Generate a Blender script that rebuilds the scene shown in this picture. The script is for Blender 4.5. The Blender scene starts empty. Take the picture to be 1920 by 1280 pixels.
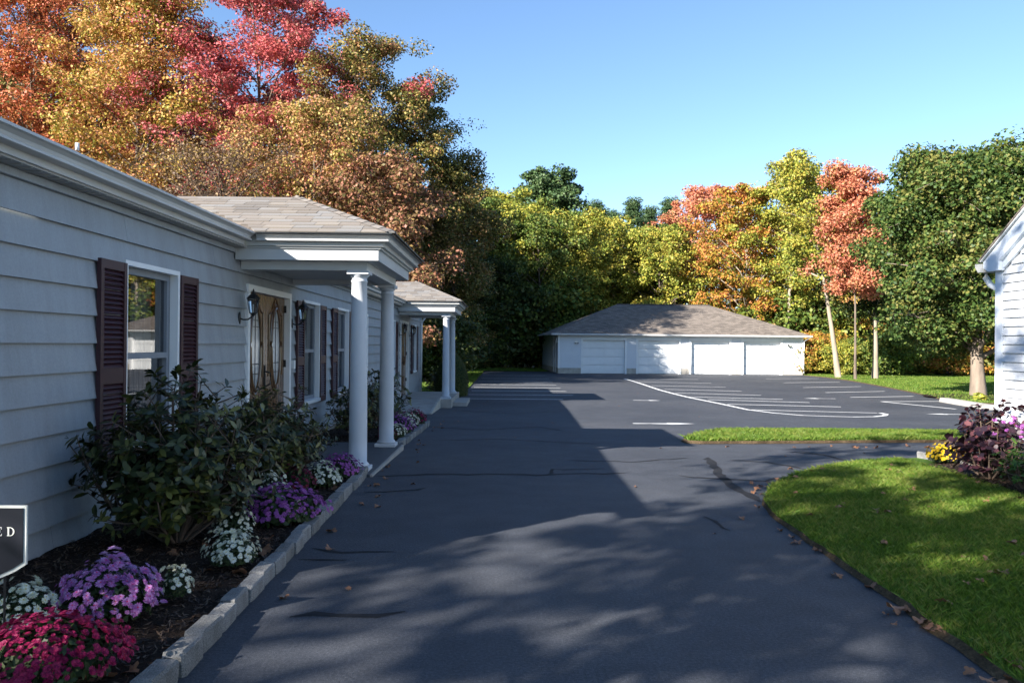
import bpy, bmesh, math, random
import numpy as np
from mathutils import Vector, Matrix
R = math.radians
scene = bpy.context.scene
COL = scene.collection

# ------------------------------------------------------------------ camera
CAM_H = 1.48; FPX = 1470.0
YAW = R(0.468); PIT = R(0.277); ROLL = R(0.5)
fwd = Vector((math.sin(YAW)*math.cos(PIT), math.cos(YAW)*math.cos(PIT), math.sin(PIT)))
rt0 = Vector((math.cos(YAW), -math.sin(YAW), 0)); up0 = rt0.cross(fwd)
rt = rt0*math.cos(ROLL) + up0*math.sin(ROLL); up = up0*math.cos(ROLL) - rt0*math.sin(ROLL)
cd = bpy.data.cameras.new('camera'); cam = bpy.data.objects.new('camera', cd); COL.objects.link(cam)
M = Matrix((rt, up, -fwd)).transposed().to_4x4(); M.translation = Vector((0, 0, CAM_H)); cam.matrix_world = M
cd.sensor_width = 36.0; cd.lens = 36.0*FPX/1920.0; cd.clip_start = 0.05; cd.clip_end = 3000
scene.camera = cam

# ------------------------------------------------------------------ sky, sun, exposure
SUN_EL = R(26.4); SUN_AZ_T = R(48.7)          # light travels towards +X/+Y
tdir = Vector((math.sin(SUN_AZ_T)*math.cos(SUN_EL), math.cos(SUN_AZ_T)*math.cos(SUN_EL), -math.sin(SUN_EL)))
w = bpy.data.worlds.new('World'); scene.world = w; w.use_nodes = True
nt = w.node_tree; bg = nt.nodes['Background']
sky = nt.nodes.new('ShaderNodeTexSky'); sky.sky_type = 'NISHITA'; sky.sun_disc = False
sky.sun_elevation = SUN_EL
src = -tdir                                    # direction towards the sun
sky.sun_rotation = math.atan2(src.x, src.y)
sky.altitude = 50; sky.air_density = 1.0; sky.dust_density = 0.0; sky.ozone_density = 2.4
nt.links.new(sky.outputs[0], bg.inputs[0]); bg.inputs[1].default_value = 0.067
sl = bpy.data.lights.new('sun', 'SUN'); sl.energy = 5.0; sl.angle = R(0.53); sl.color = (1.0, 0.89, 0.74)
so = bpy.data.objects.new('sun', sl); COL.objects.link(so)
so.rotation_euler = tdir.to_track_quat('-Z', 'Y').to_euler(); so.location = (-40, -30, 40)
scene.view_settings.view_transform = 'Standard'; scene.view_settings.look = 'None'
scene.view_settings.gamma = 1.0; scene.view_settings.exposure = 1.85; scene.view_settings.use_curve_mapping = False
scene.view_settings.use_white_balance = True; scene.view_settings.white_balance_temperature = 5950; scene.view_settings.white_balance_tint = 10
scene.cycles.max_bounces = 8; scene.cycles.transparent_max_bounces = 12

# ------------------------------------------------------------------ helpers
def zg(y):
    return 0.0 if y <= 9 else (-(y-9)*0.29/13 if y < 22 else -0.29)
def ray(u, v):
    return (fwd + rt*((u-960)/FPX) + up*((640-v)/FPX)).normalized()
def gp(u, v, dz=0.0):
    """survey point on the sloping ground"""
    d = ray(u, v); z = 0.0
    for _ in range(12):
        t = (z+dz-CAM_H)/d.z; z = zg(d.y*t)
    return Vector((d.x*t, d.y*t, z+dz))

def tag(o, label=None, cat=None, group=None, kind=None):
    if label: o['label'] = label
    if cat: o['category'] = cat
    if group: o['group'] = group
    if kind: o['kind'] = kind
    return o
def empty(name, loc, label=None, cat=None, group=None):
    o = bpy.data.objects.new(name, None); COL.objects.link(o); o.location = loc; o.empty_display_size = .2
    return tag(o, label, cat, group)
def wmat(o):
    m = Matrix.LocRotScale(o.location, o.rotation_euler, o.scale)
    return wmat(o.parent) @ o.matrix_parent_inverse @ m if o.parent else m
def adopt(o, p, world=True):
    o.parent = p
    if world: o.matrix_parent_inverse = wmat(p).inverted()
    return o

class MB:
    def __init__(s): s.v = []; s.f = []; s.m = []
    def add(s, vs, fs, mi=0):
        b = len(s.v); s.v += [tuple(x) for x in vs]; s.f += [tuple(i+b for i in f) for f in fs]; s.m += [mi]*len(fs)
    def box(s, x0, x1, y0, y1, z0, z1, mi=0):
        s.add([(x0,y0,z0),(x1,y0,z0),(x1,y1,z0),(x0,y1,z0),(x0,y0,z1),(x1,y0,z1),(x1,y1,z1),(x0,y1,z1)],
              [(0,3,2,1),(4,5,6,7),(0,1,5,4),(1,2,6,5),(2,3,7,6),(3,0,4,7)], mi)
    def prism_y(s, prof, y0, y1, mi=0):
        """profile [(x,z)] counter-clockwise seen from -Y, swept along Y"""
        n = len(prof)
        s.add([(x,y0,z) for x,z in prof]+[(x,y1,z) for x,z in prof],
              [tuple(range(n)), tuple(range(2*n-1,n-1,-1))]+[(i, n+i, n+(i+1)%n, (i+1)%n) for i in range(n)], mi)
    def prism_x(s, prof, x0, x1, mi=0):
        """profile [(y,z)] swept along X"""
        n = len(prof)
        s.add([(x0,y,z) for y,z in prof]+[(x1,y,z) for y,z in prof],
              [tuple(range(n-1,-1,-1)), tuple(range(n,2*n))]+[(i, (i+1)%n, n+(i+1)%n, n+i) for i in range(n)], mi)
    def tube(s, pts, rad, n=6, mi=0, cap=True):
        pts = [Vector(p) for p in pts]; b = len(s.v); m = len(pts)
        for i, p in enumerate(pts):
            d = (pts[min(i+1,m-1)]-pts[max(i-1,0)]).normalized()
            a = d.cross(Vector((0,0,1)));  a = a.normalized() if a.length > .05 else Vector((1,0,0))
            c = d.cross(a); r = rad[i] if hasattr(rad,'__len__') else rad
            for k in range(n):
                t = 2*math.pi*k/n; s.v.append(tuple(p+a*(math.cos(t)*r)+c*(math.sin(t)*r)))
        for i in range(m-1):
            for k in range(n):
                s.f.append((b+i*n+k, b+i*n+(k+1)%n, b+(i+1)*n+(k+1)%n, b+(i+1)*n+k)); s.m.append(mi)
        if cap:
            s.f.append(tuple(b+k for k in range(n-1,-1,-1))); s.m.append(mi)
            s.f.append(tuple(b+(m-1)*n+k for k in range(n))); s.m.append(mi)
    def lathe(s, cx, cy, prof, n=28, mi=0):
        b = len(s.v)
        for r, z in prof:
            for k in range(n):
                t = 2*math.pi*k/n; s.v.append((cx+r*math.cos(t), cy+r*math.sin(t), z))
        for i in range(len(prof)-1):
            for k in range(n):
                s.f.append((b+i*n+k, b+i*n+(k+1)%n, b+(i+1)*n+(k+1)%n, b+(i+1)*n+k)); s.m.append(mi)
        s.f.append(tuple(b+k for k in range(n-1,-1,-1))); s.m.append(mi)
        s.f.append(tuple(b+(len(prof)-1)*n+k for k in range(n))); s.m.append(mi)
    def mesh(s, name, mats, smooth=False):
        me = bpy.data.meshes.new(name); me.from_pydata(s.v, [], s.f)
        for m in (mats if isinstance(mats, (list, tuple)) else [mats]): me.materials.append(m)
        if any(s.m): me.polygons.foreach_set('material_index', s.m)
        if smooth: me.polygons.foreach_set('use_smooth', [True]*len(me.polygons))
        me.update(); return me
    def build(s, name, mats, parent=None, smooth=False, world=True, bevel=0):
        o = bpy.data.objects.new(name, s.mesh(name, mats, smooth)); COL.objects.link(o)
        if parent: adopt(o, parent, world)
        if bevel:
            b = o.modifiers.new('bevel', 'BEVEL'); b.width = bevel; b.segments = 2; b.limit_method = 'ANGLE'
        return o

# ------------------------------------------------------------------ materials
def newmat(name):
    m = bpy.data.materials.new(name); m.use_nodes = True; n = m.node_tree
    return m, n, n.nodes['Principled BSDF']
def N(n, t, **kw):
    x = n.nodes.new(t)
    for k, v in kw.items(): setattr(x, k, v)
    return x
def ramp(n, fac, stops):
    r = N(n, 'ShaderNodeValToRGB'); n.links.new(fac, r.inputs[0])
    e = r.color_ramp.elements
    while len(e) < len(stops): e.new(.5)
    for i, (p, c) in enumerate(stops): e[i].position = p; e[i].color = (*c, 1)
    return r.outputs[0]
def noise(n, scale, detail=4, rough=.55, coord='Object', sc3=None):
    tc = N(n, 'ShaderNodeTexCoord'); t = N(n, 'ShaderNodeTexNoise')
    t.inputs['Scale'].default_value = scale; t.inputs['Detail'].default_value = detail; t.inputs['Roughness'].default_value = rough
    if sc3:
        mp = N(n, 'ShaderNodeMapping'); mp.inputs['Scale'].default_value = sc3
        n.links.new(tc.outputs[coord], mp.inputs[0]); n.links.new(mp.outputs[0], t.inputs[0])
    else: n.links.new(tc.outputs[coord], t.inputs[0])
    return t.outputs['Fac']
def bump(n, b, h, strength, dist=.01):
    x = N(n, 'ShaderNodeBump'); x.inputs['Strength'].default_value = strength; x.inputs['Distance'].default_value = dist
    n.links.new(h, x.inputs['Height']); n.links.new(x.outputs[0], b.inputs['Normal'])
def mixc(n, a, b, fac, mode='MIX'):
    x = N(n, 'ShaderNodeMix', data_type='RGBA', blend_type=mode)
    for s, v in ((x.inputs[0], fac), (x.inputs[6], a), (x.inputs[7], b)):
        if hasattr(v, 'is_output') or isinstance(v, bpy.types.NodeSocket): n.links.new(v, s)
        elif isinstance(v, (int, float)): s.default_value = v
        else: s.default_value = (*v, 1)
    return x.outputs[2]
def simple(name, col, rough=.6, var=.12, scale=6, bmp=0, bscale=60, metallic=0, spec=.5, sc3=None):
    m, n, b = newmat(name)
    f = noise(n, scale, 5, .6, sc3=sc3)
    c = ramp(n, f, [(.3, tuple(x*(1-var) for x in col)), (.7, tuple(min(1, x*(1+var)) for x in col))])
    n.links.new(c, b.inputs['Base Color']); b.inputs['Roughness'].default_value = rough
    b.inputs['Metallic'].default_value = metallic; b.inputs['Specular IOR Level'].default_value = spec
    if bmp: bump(n, b, noise(n, bscale, 4), bmp)
    return m

MT = {}
def siding_mat():
    m, n, b = newmat('siding_grey')
    c = ramp(n, noise(n, 1.1, 5, .6), [(.3, (.275, .298, .322)), (.7, (.315, .338, .36))])
    c = mixc(n, c, ramp(n, noise(n, 5, 5, .7, sc3=(1, 1.2, .12)), [(.3, (.84, .82, .79)), (.6, (1.04, 1.04, 1.04))]), .8, 'MULTIPLY')
    c = mixc(n, c, ramp(n, noise(n, 60, 3, .7), [(.3, (.9, .9, .9)), (.7, (1.08, 1.08, 1.08))]), .8, 'MULTIPLY')
    n.links.new(c, b.inputs['Base Color']); b.inputs['Roughness'].default_value = .65; bump(n, b, noise(n, 160, 4, .7), .2, .004); return m
MT['siding'] = siding_mat()
MT['trim'] = simple('trim_white_grey', (.50, .51, .51), .5, .06, 2.0)
MT['gutter'] = simple('gutter_aluminium', (.47, .47, .455), .38, .07, 1.6)
MT['white'] = simple('white_paint', (.76, .77, .77), .45, .04, 2)
MT['column'] = simple('column_paint', (.50, .52, .55), .55, .04, 5, .15, 160)
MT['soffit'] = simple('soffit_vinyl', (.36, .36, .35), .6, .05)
MT['vinyl'] = simple('vinyl_white', (.62, .64, .67), .5, .03, 2)
MT['corner'] = simple('corner_board_pale', (.66, .71, .78), .5, .03, 2)
MT['shutter'] = simple('shutter_maroon', (.040, .011, .016), .5, .12, 5)
MT['iron'] = simple('black_iron', (.012, .012, .013), .45, .2, 8)
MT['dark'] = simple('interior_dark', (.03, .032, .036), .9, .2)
MT['sash'] = simple('sash_grey_blue', (.20, .22, .25), .5, .05)
MT['curtain'] = simple('curtain_cloth', (.30, .30, .30), .9, .25, 9, sc3=(1, 9, .3))
MT['concrete'] = simple('concrete', (.33, .31, .28), .85, .18, 3, .3, 90)
MT['foundation'] = simple('foundation_concrete', (.40, .37, .32), .9, .2, 4, .3, 60)
MT['paint'] = simple('road_paint', (.72, .72, .70), .7, .15, 9)
MT['brass'] = simple('brass', (.55, .42, .2), .3, .1, 5, metallic=1)
MT['steel'] = simple('steel', (.5, .5, .5), .35, .1, 5, metallic=1)
MT['bark'] = simple('bark_grey_brown', (.13, .10, .075), .9, .4, 5, .8, 14, sc3=(1, 1, .25))
MT['bark_pale'] = simple('bark_pale', (.27, .22, .165), .9, .25, 4, .6, 14, sc3=(1, 1, .25))
MT['bark_mid'] = simple('bark_tan', (.19, .15, .115), .9, .35, 4, .7, 14, sc3=(1, 1, .25))
MT['twig'] = simple('twig_brown', (.10, .07, .05), .9, .3)

def wood_mat():
    m, n, b = newmat('varnished_wood')
    f = noise(n, 3, 6, .6, sc3=(8, 8, .8))
    n.links.new(ramp(n, f, [(.3, (.075, .036, .018)), (.7, (.20, .115, .058))]), b.inputs['Base Color'])
    b.inputs['Roughness'].default_value = .22; return m
MT['wood'] = wood_mat()

def glass_mat(name, tint, refl=.10):
    m, n, b = newmat(name); n.nodes.remove(b)
    g = N(n, 'ShaderNodeBsdfGlossy'); g.inputs['Roughness'].default_value = .015
    t = N(n, 'ShaderNodeBsdfTransparent'); t.inputs[0].default_value = (*tint, 1)
    fr = N(n, 'ShaderNodeFresnel'); fr.inputs[0].default_value = 1.55
    ad = N(n, 'ShaderNodeMath', operation='ADD', use_clamp=True); ad.inputs[1].default_value = refl
    mx = N(n, 'ShaderNodeMixShader'); n.links.new(fr.outputs[0], ad.inputs[0]); n.links.new(ad.outputs[0], mx.inputs[0])
    n.links.new(t.outputs[0], mx.inputs[1]); n.links.new(g.outputs[0], mx.inputs[2])
    n.links.new(mx.outputs[0], n.nodes['Material Output'].inputs[0]); return m
MT['glass'] = glass_mat('window_glass', (.55, .6, .65), .14)
MT['lampglass'] = glass_mat('lamp_glass', (.8, .8, .8), .05)
def frosted():
    m, n, b = newmat('leaded_glass'); b.inputs['Base Color'].default_value = (.42, .43, .42, 1)
    b.inputs['Roughness'].default_value = .12; b.inputs['Specular IOR Level'].default_value = .9
    bump(n, b, noise(n, 30, 3, sc3=(1, 1, .5)), .25, .004); return m
MT['frost'] = frosted()

def asphalt():
    m, n, b = newmat('asphalt')
    big = noise(n, .35, 5, .6); mid = noise(n, 3.0, 4); fine = noise(n, 240, 2, .7)
    c1 = ramp(n, big, [(.28, (.024, .028, .037)), (.5, (.037, .041, .051)), (.72, (.050, .053, .061))])
    c2 = mixc(n, c1, ramp(n, mid, [(.35, (.75, .75, .75)), (.65, (1.15, 1.15, 1.15))]), .6, 'MULTIPLY')
    c3 = mixc(n, c2, ramp(n, fine, [(.34, (.45, .45, .45)), (.5, (1, 1, 1)), (.66, (2.4, 2.35, 2.3))]), .85, 'MULTIPLY')
    g2 = noise(n, 55, 3, .75); c3 = mixc(n, c3, ramp(n, g2, [(.34, (.62, .62, .62)), (.5, (1, 1, 1)), (.68, (1.7, 1.68, 1.62))]), .8, 'MULTIPLY')
    n.links.new(c3, b.inputs['Base Color']); b.inputs['Roughness'].default_value = .78
    b.inputs['Specular IOR Level'].default_value = .4
    bump(n, b, g2, .6, .008); return m
MT['asphalt'] = asphalt()
MT['tar'] = simple('crack_sealant', (.016, .016, .018), .8, .3, 9, spec=.2)
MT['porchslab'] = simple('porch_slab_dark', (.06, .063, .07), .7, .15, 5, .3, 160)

def ground_mat(name, cols, scale, fine, bstr=.6):
    m, n, b = newmat(name)
    a = noise(n, scale, 6, .65); f = noise(n, fine, 3, .7)
    c = mixc(n, ramp(n, a, [(.3, cols[0]), (.55, cols[1]), (.75, cols[2])]), ramp(n, f, [(.3, (.45, .45, .45)), (.7, (1.5, 1.5, 1.5))]), .8, 'MULTIPLY')
    n.links.new(c, b.inputs['Base Color']); b.inputs['Roughness'].default_value = .95
    b.inputs['Specular IOR Level'].default_value = .15
    bump(n, b, f, bstr, .03); return m
MT['lawn'] = ground_mat('lawn_turf', [(.05, .10, .012), (.085, .155, .018), (.13, .18, .03)], 1.3, 90)
MT['mulch'] = ground_mat('mulch', [(.016, .011, .008), (.034, .022, .015), (.06, .04, .026)], 9, 70, 1.0)
MT['soil'] = ground_mat('soil_edge', [(.05, .036, .02), (.10, .07, .04), (.17, .125, .07)], 8, 60, 1.0)
MT['forest'] = ground_mat('forest_floor', [(.03, .04, .012), (.06, .06, .02), (.11, .085, .035)], .6, 12, 1.0)
def granite():
    m, n, b = newmat('granite')
    f = noise(n, 160, 3, .8); g = noise(n, 9, 4)
    oi = N(n, 'ShaderNodeObjectInfo'); c = mixc(n, ramp(n, f, [(.35, (.09, .09, .095)), (.5, (.23, .23, .23)), (.65, (.40, .395, .38))]), ramp(n, g, [(.3, (.62, .60, .55)), (.7, (1.1, 1.1, 1.1))]), .8, 'MULTIPLY')
    c = mixc(n, c, ramp(n, oi.outputs['Random'], [(0, (.52, .52, .5)), (1, (.92, .92, .92))]), .9, 'MULTIPLY')
    n.links.new(c, b.inputs['Base Color']); b.inputs['Roughness'].default_value = .85; bump(n, b, noise(n, 40, 5), .7, .012); return m
MT['granite'] = granite()

def shingle_mat(name, brick):
    m, n, b = newmat(name)
    if brick:
        tc = N(n, 'ShaderNodeTexCoord'); br = N(n, 'ShaderNodeTexBrick')
        br.inputs['Scale'].default_value = 1; br.inputs['Brick Width'].default_value = .3; br.inputs['Row Height'].default_value = .14
        br.inputs['Mortar Size'].default_value = .006; br.inputs['Color1'].default_value = (.11, .092, .077, 1); br.inputs['Color2'].default_value = (.215, .18, .15, 1)
        br.inputs['Mortar'].default_value = (.06, .05, .045, 1); br.inputs['Bias'].default_value = -.1
        n.links.new(tc.outputs['UV'], br.inputs[0]); base = br.outputs[0]
        bump(n, b, br.outputs['Fac'], -.4, .01)
    else:
        gi = N(n, 'ShaderNodeObjectInfo'); ge = N(n, 'ShaderNodeNewGeometry')
        sm = N(n, 'ShaderNodeMath', operation='ADD'); n.links.new(gi.outputs['Random'], sm.inputs[0]); n.links.new(ge.outputs['Random Per Island'], sm.inputs[1])
        fr = N(n, 'ShaderNodeMath', operation='FRACT'); n.links.new(sm.outputs[0], fr.inputs[0])
        base = ramp(n, fr.outputs[0], [(0, (.13, .115, .10)), (.3, (.18, .155, .132)), (.55, (.175, .17, .165)), (.8, (.205, .18, .152)), (1, (.115, .105, .098))])
    gr = noise(n, 300, 2, .8)
    n.links.new(mixc(n, base, ramp(n, gr, [(.3, (.7, .7, .7)), (.7, (1.25, 1.25, 1.25))]), .7, 'MULTIPLY'), b.inputs['Base Color'])
    b.inputs['Roughness'].default_value = .9; return m
MT['shingle'] = shingle_mat('roof_shingle', False)
MT['shinglefar'] = shingle_mat('roof_shingle_far', True)

def leaf_mat(name, cols, trans=.24, nscale=.35, rough=.55, spec=.3):
    """leaf colour: stays with the leaf (species, ripeness), varies from clump to clump and leaf to leaf"""
    m, n, b = newmat(name)
    oi = N(n, 'ShaderNodeObjectInfo'); ge = N(n, 'ShaderNodeNewGeometry')
    f = noise(n, nscale, 3, .6)
    a = N(n, 'ShaderNodeMath', operation='MULTIPLY_ADD'); n.links.new(ge.outputs['Random Per Island'], a.inputs[0]); a.inputs[1].default_value = .55; n.links.new(f, a.inputs[2])
    s = N(n, 'ShaderNodeMath', operation='SUBTRACT'); n.links.new(a.outputs[0], s.inputs[0]); s.inputs[1].default_value = .275
    k = len(cols); st = [(.27+.46*i/(k-1), c) for i, c in enumerate(cols)]
    c = ramp(n, s.outputs[0], st)
    n.links.new(c, b.inputs['Base Color']); b.inputs['Roughness'].default_value = rough; b.inputs['Specular IOR Level'].default_value = spec
    t = N(n, 'ShaderNodeBsdfTranslucent'); n.links.new(c, t.inputs[0])
    mx = N(n, 'ShaderNodeMixShader'); mx.inputs[0].default_value = trans
    n.links.new(b.outputs[0], mx.inputs[1]); n.links.new(t.outputs[0], mx.inputs[2])
    n.links.new(mx.outputs[0], n.nodes['Material Output'].inputs[0]); return m
LM = {
 'redorange': leaf_mat('leaf_red_orange', [(.13, .12, .03), (.44, .11, .05), (.56, .17, .09), (.48, .20, .06)]),
 'gold': leaf_mat('leaf_gold', [(.22, .22, .03), (.45, .31, .05), (.52, .30, .09), (.50, .22, .10)]),
 'red': leaf_mat('leaf_red', [(.20, .11, .07), (.46, .085, .095), (.58, .14, .15), (.44, .10, .08)]),
 'brown': leaf_mat('leaf_brown', [(.10, .065, .04), (.16, .10, .06), (.22, .135, .08), (.32, .22, .06)]),
 'goldbrown': leaf_mat('leaf_gold_brown', [(.17, .17, .03), (.42, .28, .07), (.46, .27, .11), (.42, .16, .10)]),
 'olive': leaf_mat('leaf_olive', [(.07, .085, .018), (.12, .125, .028), (.21, .18, .045), (.30, .18, .07)]),
 'maroon': leaf_mat('leaf_maroon', [(.12, .10, .03), (.23, .11, .06), (.30, .12, .08), (.26, .18, .06)]),
 'green': leaf_mat('leaf_green', [(.05, .09, .016), (.09, .14, .024), (.14, .185, .03), (.21, .21, .04)]),
 'yellowgreen': leaf_mat('leaf_yellow_green', [(.11, .15, .022), (.22, .25, .032), (.33, .32, .045), (.40, .32, .05)]),
 'greendark': leaf_mat('leaf_dark_green', [(.022, .04, .010), (.04, .065, .014), (.07, .09, .02), (.10, .11, .025)], .25),
 'olivegold': leaf_mat('leaf_olive_gold', [(.08, .095, .02), (.19, .17, .035), (.33, .25, .065), (.30, .14, .07)]),
 'pine': leaf_mat('needle_green', [(.035, .065, .024), (.055, .10, .034), (.085, .13, .042)], .12),
 'salmon': leaf_mat('leaf_salmon', [(.34, .20, .07), (.52, .16, .09), (.58, .21, .13), (.52, .22, .11)]),
 'orangeyellow': leaf_mat('leaf_orange_yellow', [(.14, .16, .02), (.34, .26, .03), (.44, .22, .035), (.48, .17, .06)]),
 'maple': leaf_mat('leaf_maple_green', [(.035, .07, .015), (.06, .105, .021), (.10, .145, .03), (.18, .17, .04)], .3),
 'rhodo': leaf_mat('leaf_rhododendron', [(.017, .026, .007), (.032, .043, .011), (.055, .066, .016), (.15, .145, .03)], .15, 1.2, .38, .5),
 'mumgreen': leaf_mat('leaf_mum', [(.015, .03, .010), (.03, .05, .016), (.05, .07, .02)], .15, 3),
 'purple': leaf_mat('leaf_purple', [(.018, .008, .014), (.03, .012, .02), (.055, .02, .03), (.14, .05, .05)], .12, 2.0, .4, .5),
 'freshgreen': leaf_mat('leaf_fresh_green', [(.03, .08, .015), (.06, .13, .02), (.10, .17, .03)], .3, 2.0),
 'dry': leaf_mat('leaf_fallen', [(.09, .045, .025), (.17, .08, .04), (.24, .12, .06), (.16, .09, .07)], .1, 6),
 'grass': leaf_mat('grass_blade', [(.07, .13, .012), (.105, .19, .018), (.15, .23, .028), (.22, .24, .05)], .4, 1.5),
}
FM = {k: leaf_mat('blossom_'+k, c, .3, 8) for k, c in {
 'crimson': [(.15, .004, .045), (.25, .008, .07), (.36, .02, .09)], 'pink': [(.34, .09, .32), (.45, .17, .45), (.55, .32, .58)],
 'lilac': [(.36, .22, .50), (.45, .30, .58), (.55, .40, .64)], 'purple': [(.22, .05, .24), (.34, .09, .36), (.42, .16, .44)],
 'white': [(.62, .62, .42), (.74, .75, .62), (.80, .80, .74)], 'yellow': [(.62, .38, .01), (.75, .52, .015), (.80, .60, .03)],
 'darkred': [(.10, .008, .025), (.17, .012, .045), (.22, .03, .06)]}.items()}
FM['eye'] = simple('blossom_eye', (.55, .38, .06), .7, .1); FM['pinkeye'] = simple('blossom_pink_eye', (.40, .02, .10), .7, .1)

# ================================================================== ground
def banded(name, xs_for, ys, dz, mat, thick=0, **kw):
    mb = MB()
    for y0, y1 in zip(ys[:-1], ys[1:]):
        x0, x1 = xs_for((y0+y1)/2); za, zb = zg(y0)+dz, zg(y1)+dz
        mb.add([(x0,y0,za),(x1,y0,za),(x1,y1,zb),(x0,y1,zb)], [(0,1,2,3)])
    return mb.build(name, mat, **kw)
tag(banded('ground', lambda y: (-700, 700), [-400, 9, 22, 900], -.05, MT['forest']), kind='structure')
driveway = tag(banded('driveway', lambda y: (-3.0, 42) if y < 22 else (-1.5, 30), [-14, 9, 22, 53], 0, MT['asphalt']), kind='structure')

def poly_sheet(name, pts, h, mat, edge_mat, jag=0, seed=1):
    """raised sheet with a soil edge, outline in plan"""
    rnd = random.Random(seed); P = []
    for a, b in zip(pts, pts[1:]+pts[:1]):
        a, b = Vector((a[0], a[1])), Vector((b[0], b[1])); n = max(1, int((b-a).length/.18)) if jag else 1
        for i in range(n):
            q = a.lerp(b, i/n)
            if jag: q += Vector((rnd.uniform(-jag, jag), rnd.uniform(-jag, jag)))
            P.append(q)
    bm = bmesh.new()
    top = [bm.verts.new((p.x, p.y, zg(p.y)+h)) for p in P]
    c = sum(P, Vector((0, 0)))/len(P)
    bot = [bm.verts.new((p.x+(p-c).normalized().x*h*1.2, p.y+(p-c).normalized().y*h*1.2, zg(p.y)+.004)) for p in P]
    es = []
    for i in range(len(P)): es.append(bm.edges.new((top[i], top[(i+1) % len(P)])))
    bmesh.ops.triangle_fill(bm, use_beauty=True, edges=es)
    for f in bm.faces: f.material_index = 0
    k = len(P)
    for i in range(k):
        f = bm.faces.new((top[i], bot[i], bot[(i+1) % k], top[(i+1) % k])); f.material_index = 1
    bmesh.ops.recalc_face_normals(bm, faces=bm.faces)
    me = bpy.data.meshes.new(name); bm.to_mesh(me); bm.free(); me.materials.append(mat); me.materials.append(edge_mat)
    o = bpy.data.objects.new(name, me); COL.objects.link(o); tag(o, kind='structure'); return o, P

near_pts = [gp(*p) for p in [(1905,1285),(1800,1212),(1700,1142),(1610,1082),(1540,1032),(1470,985),(1440,958),(1432,938),(1445,918),(1480,897),(1540,880),(1610,870),(1690,864),(1738,862)]]
near_pts += [Vector((5.66, 9.5, 0)), Vector((5.2, 8.6, 0)), Vector((5.12, 7.4, 0)), Vector((5.1, -3, 0)), Vector((3.4, -3, 0)), Vector((2.35, 1.6, 0))]
lawn, LAWN_P = poly_sheet('lawn', near_pts, .035, MT['lawn'], MT['soil'], .018, 3)
isl = [gp(*p) for p in [(1283,827),(1300,820),(1345,811),(1420,807),(1520,806),(1660,808),(1830,811)]]
isl = isl + [Vector((14, isl[-1].y+.2, 0)), Vector((14, 11.9, 0))] + [gp(*p) for p in [(1830,829),(1660,830),(1500,831),(1400,832),(1320,832),(1290,831)]]
island, ISL_P = poly_sheet('grass_island', isl, .05, MT['lawn'], MT['soil'], .02, 4)
far = [gp(*p) for p in [(1508,704),(1550,708),(1600,715),(1660,726),(1720,738),(1768,750)]]
far = far + [Vector((15.0, 25.3, 0)), Vector((42, 24, 0)), Vector((60, 60, 0)), Vector((20.4, 62, 0)), Vector((20.2, 51.5, 0))]
flawn, FAR_P = poly_sheet('far_lawn', far, .04, MT['lawn'], MT['soil'], 0, 5)
bl = [Vector((-1.5, 27.6, 0)), Vector((-1.42, 53.05, 0)), Vector((2.9, 53.1, 0)), Vector((2.6, 60, 0)), Vector((-14, 60, 0)), Vector((-14, 27.6, 0))]
blawn, BL_P = poly_sheet('back_lawn', bl, .03, MT['lawn'], MT['soil'], 0, 6)

# painted markings (each a thin sheet on the asphalt)
def stripe(pts, wd, name='parking_line', close=False):
    pts = [Vector((p[0], p[1], 0)) for p in pts]; mb = MB(); n = len(pts); L = []
    for i, p in enumerate(pts):
        d = (pts[min(i+1, n-1)]-pts[max(i-1, 0)]).normalized(); s = Vector((-d.y, d.x, 0))*wd/2
        L.append((p+s, p-s))
    for (a, b), (c, d) in zip(L[:-1], L[1:]):
        mb.add([(q.x, q.y, zg(q.y)+.004) for q in (b, d, c, a)], [(0,1,2,3)])
    o = mb.build(name, MT['paint'], driveway); return o
for v, u1 in zip([704,710.2,715.4,721.7,727.4,733.6,741,748.7], [1022,1029,1036,1043,1051,1062,1075,1056]):
    a = gp(u1, v); stripe([(-1.3, a.y), (a.x, a.y)], .11)
Z6 = lambda x, y: gp(980+x/3.31, 540+y/3.31)
curve = [Z6(*p) for p in [(630,562),(680,576),(740,595),(850,632),(940,656),(1030,678),(1220,716),(1400,755),(1560,775),(1740,790),(1920,796)]] + [gp(1600,781.5), gp(1640,781), gp(1658,779), gp(1662,776.5), gp(1650,774)]
stripe(curve, .12, 'island_line')
for a, b in [((632,562),(1090,567)),((720,583),(1170,590)),((800,605),(1260,615)),((880,628),(1360,640)),((945,650),(1480,665)),((1030,675),(1615,690)),((1150,692),(1780,710)),((1270,720),(1975,737)),((1420,755),(2200,775))]:
    p, q = Z6(*a), Z6(*b); stripe([(p.x, p.y), (q.x, q.y)], .11)
Z7 = lambda x, y: gp(1380+x/2.133, 680+y/2.133)
for a, b in [((120,64),(330,63)),((190,80),(415,77)),((268,99),(500,95)),((358,119),(595,114)),((458,138),(710,134)),((580,155),(830,154)),((580,155),(880,185))]:
    p, q = Z7(*a), Z7(*b); stripe([(p.x, p.y), (q.x, q.y)], .11)
def arrow(c, ln, ang, name='painted_arrow'):
    mb = MB(); ca, sa = math.cos(ang), math.sin(ang); pts = [(-.5, -.05), (.08, -.05), (.08, -.17), (.5, 0), (.08, .17), (.08, .05), (-.5, .05)]
    mb.add([(c.x+(x*ca-y*sa)*ln, c.y+(x*sa+y*ca)*ln, zg(c.y+(x*sa+y*ca)*ln)+.004) for x, y in pts], [(0,1,2,5,6),(2,3,4,5)])
    return mb.build(name, MT['paint'], driveway)
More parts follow.
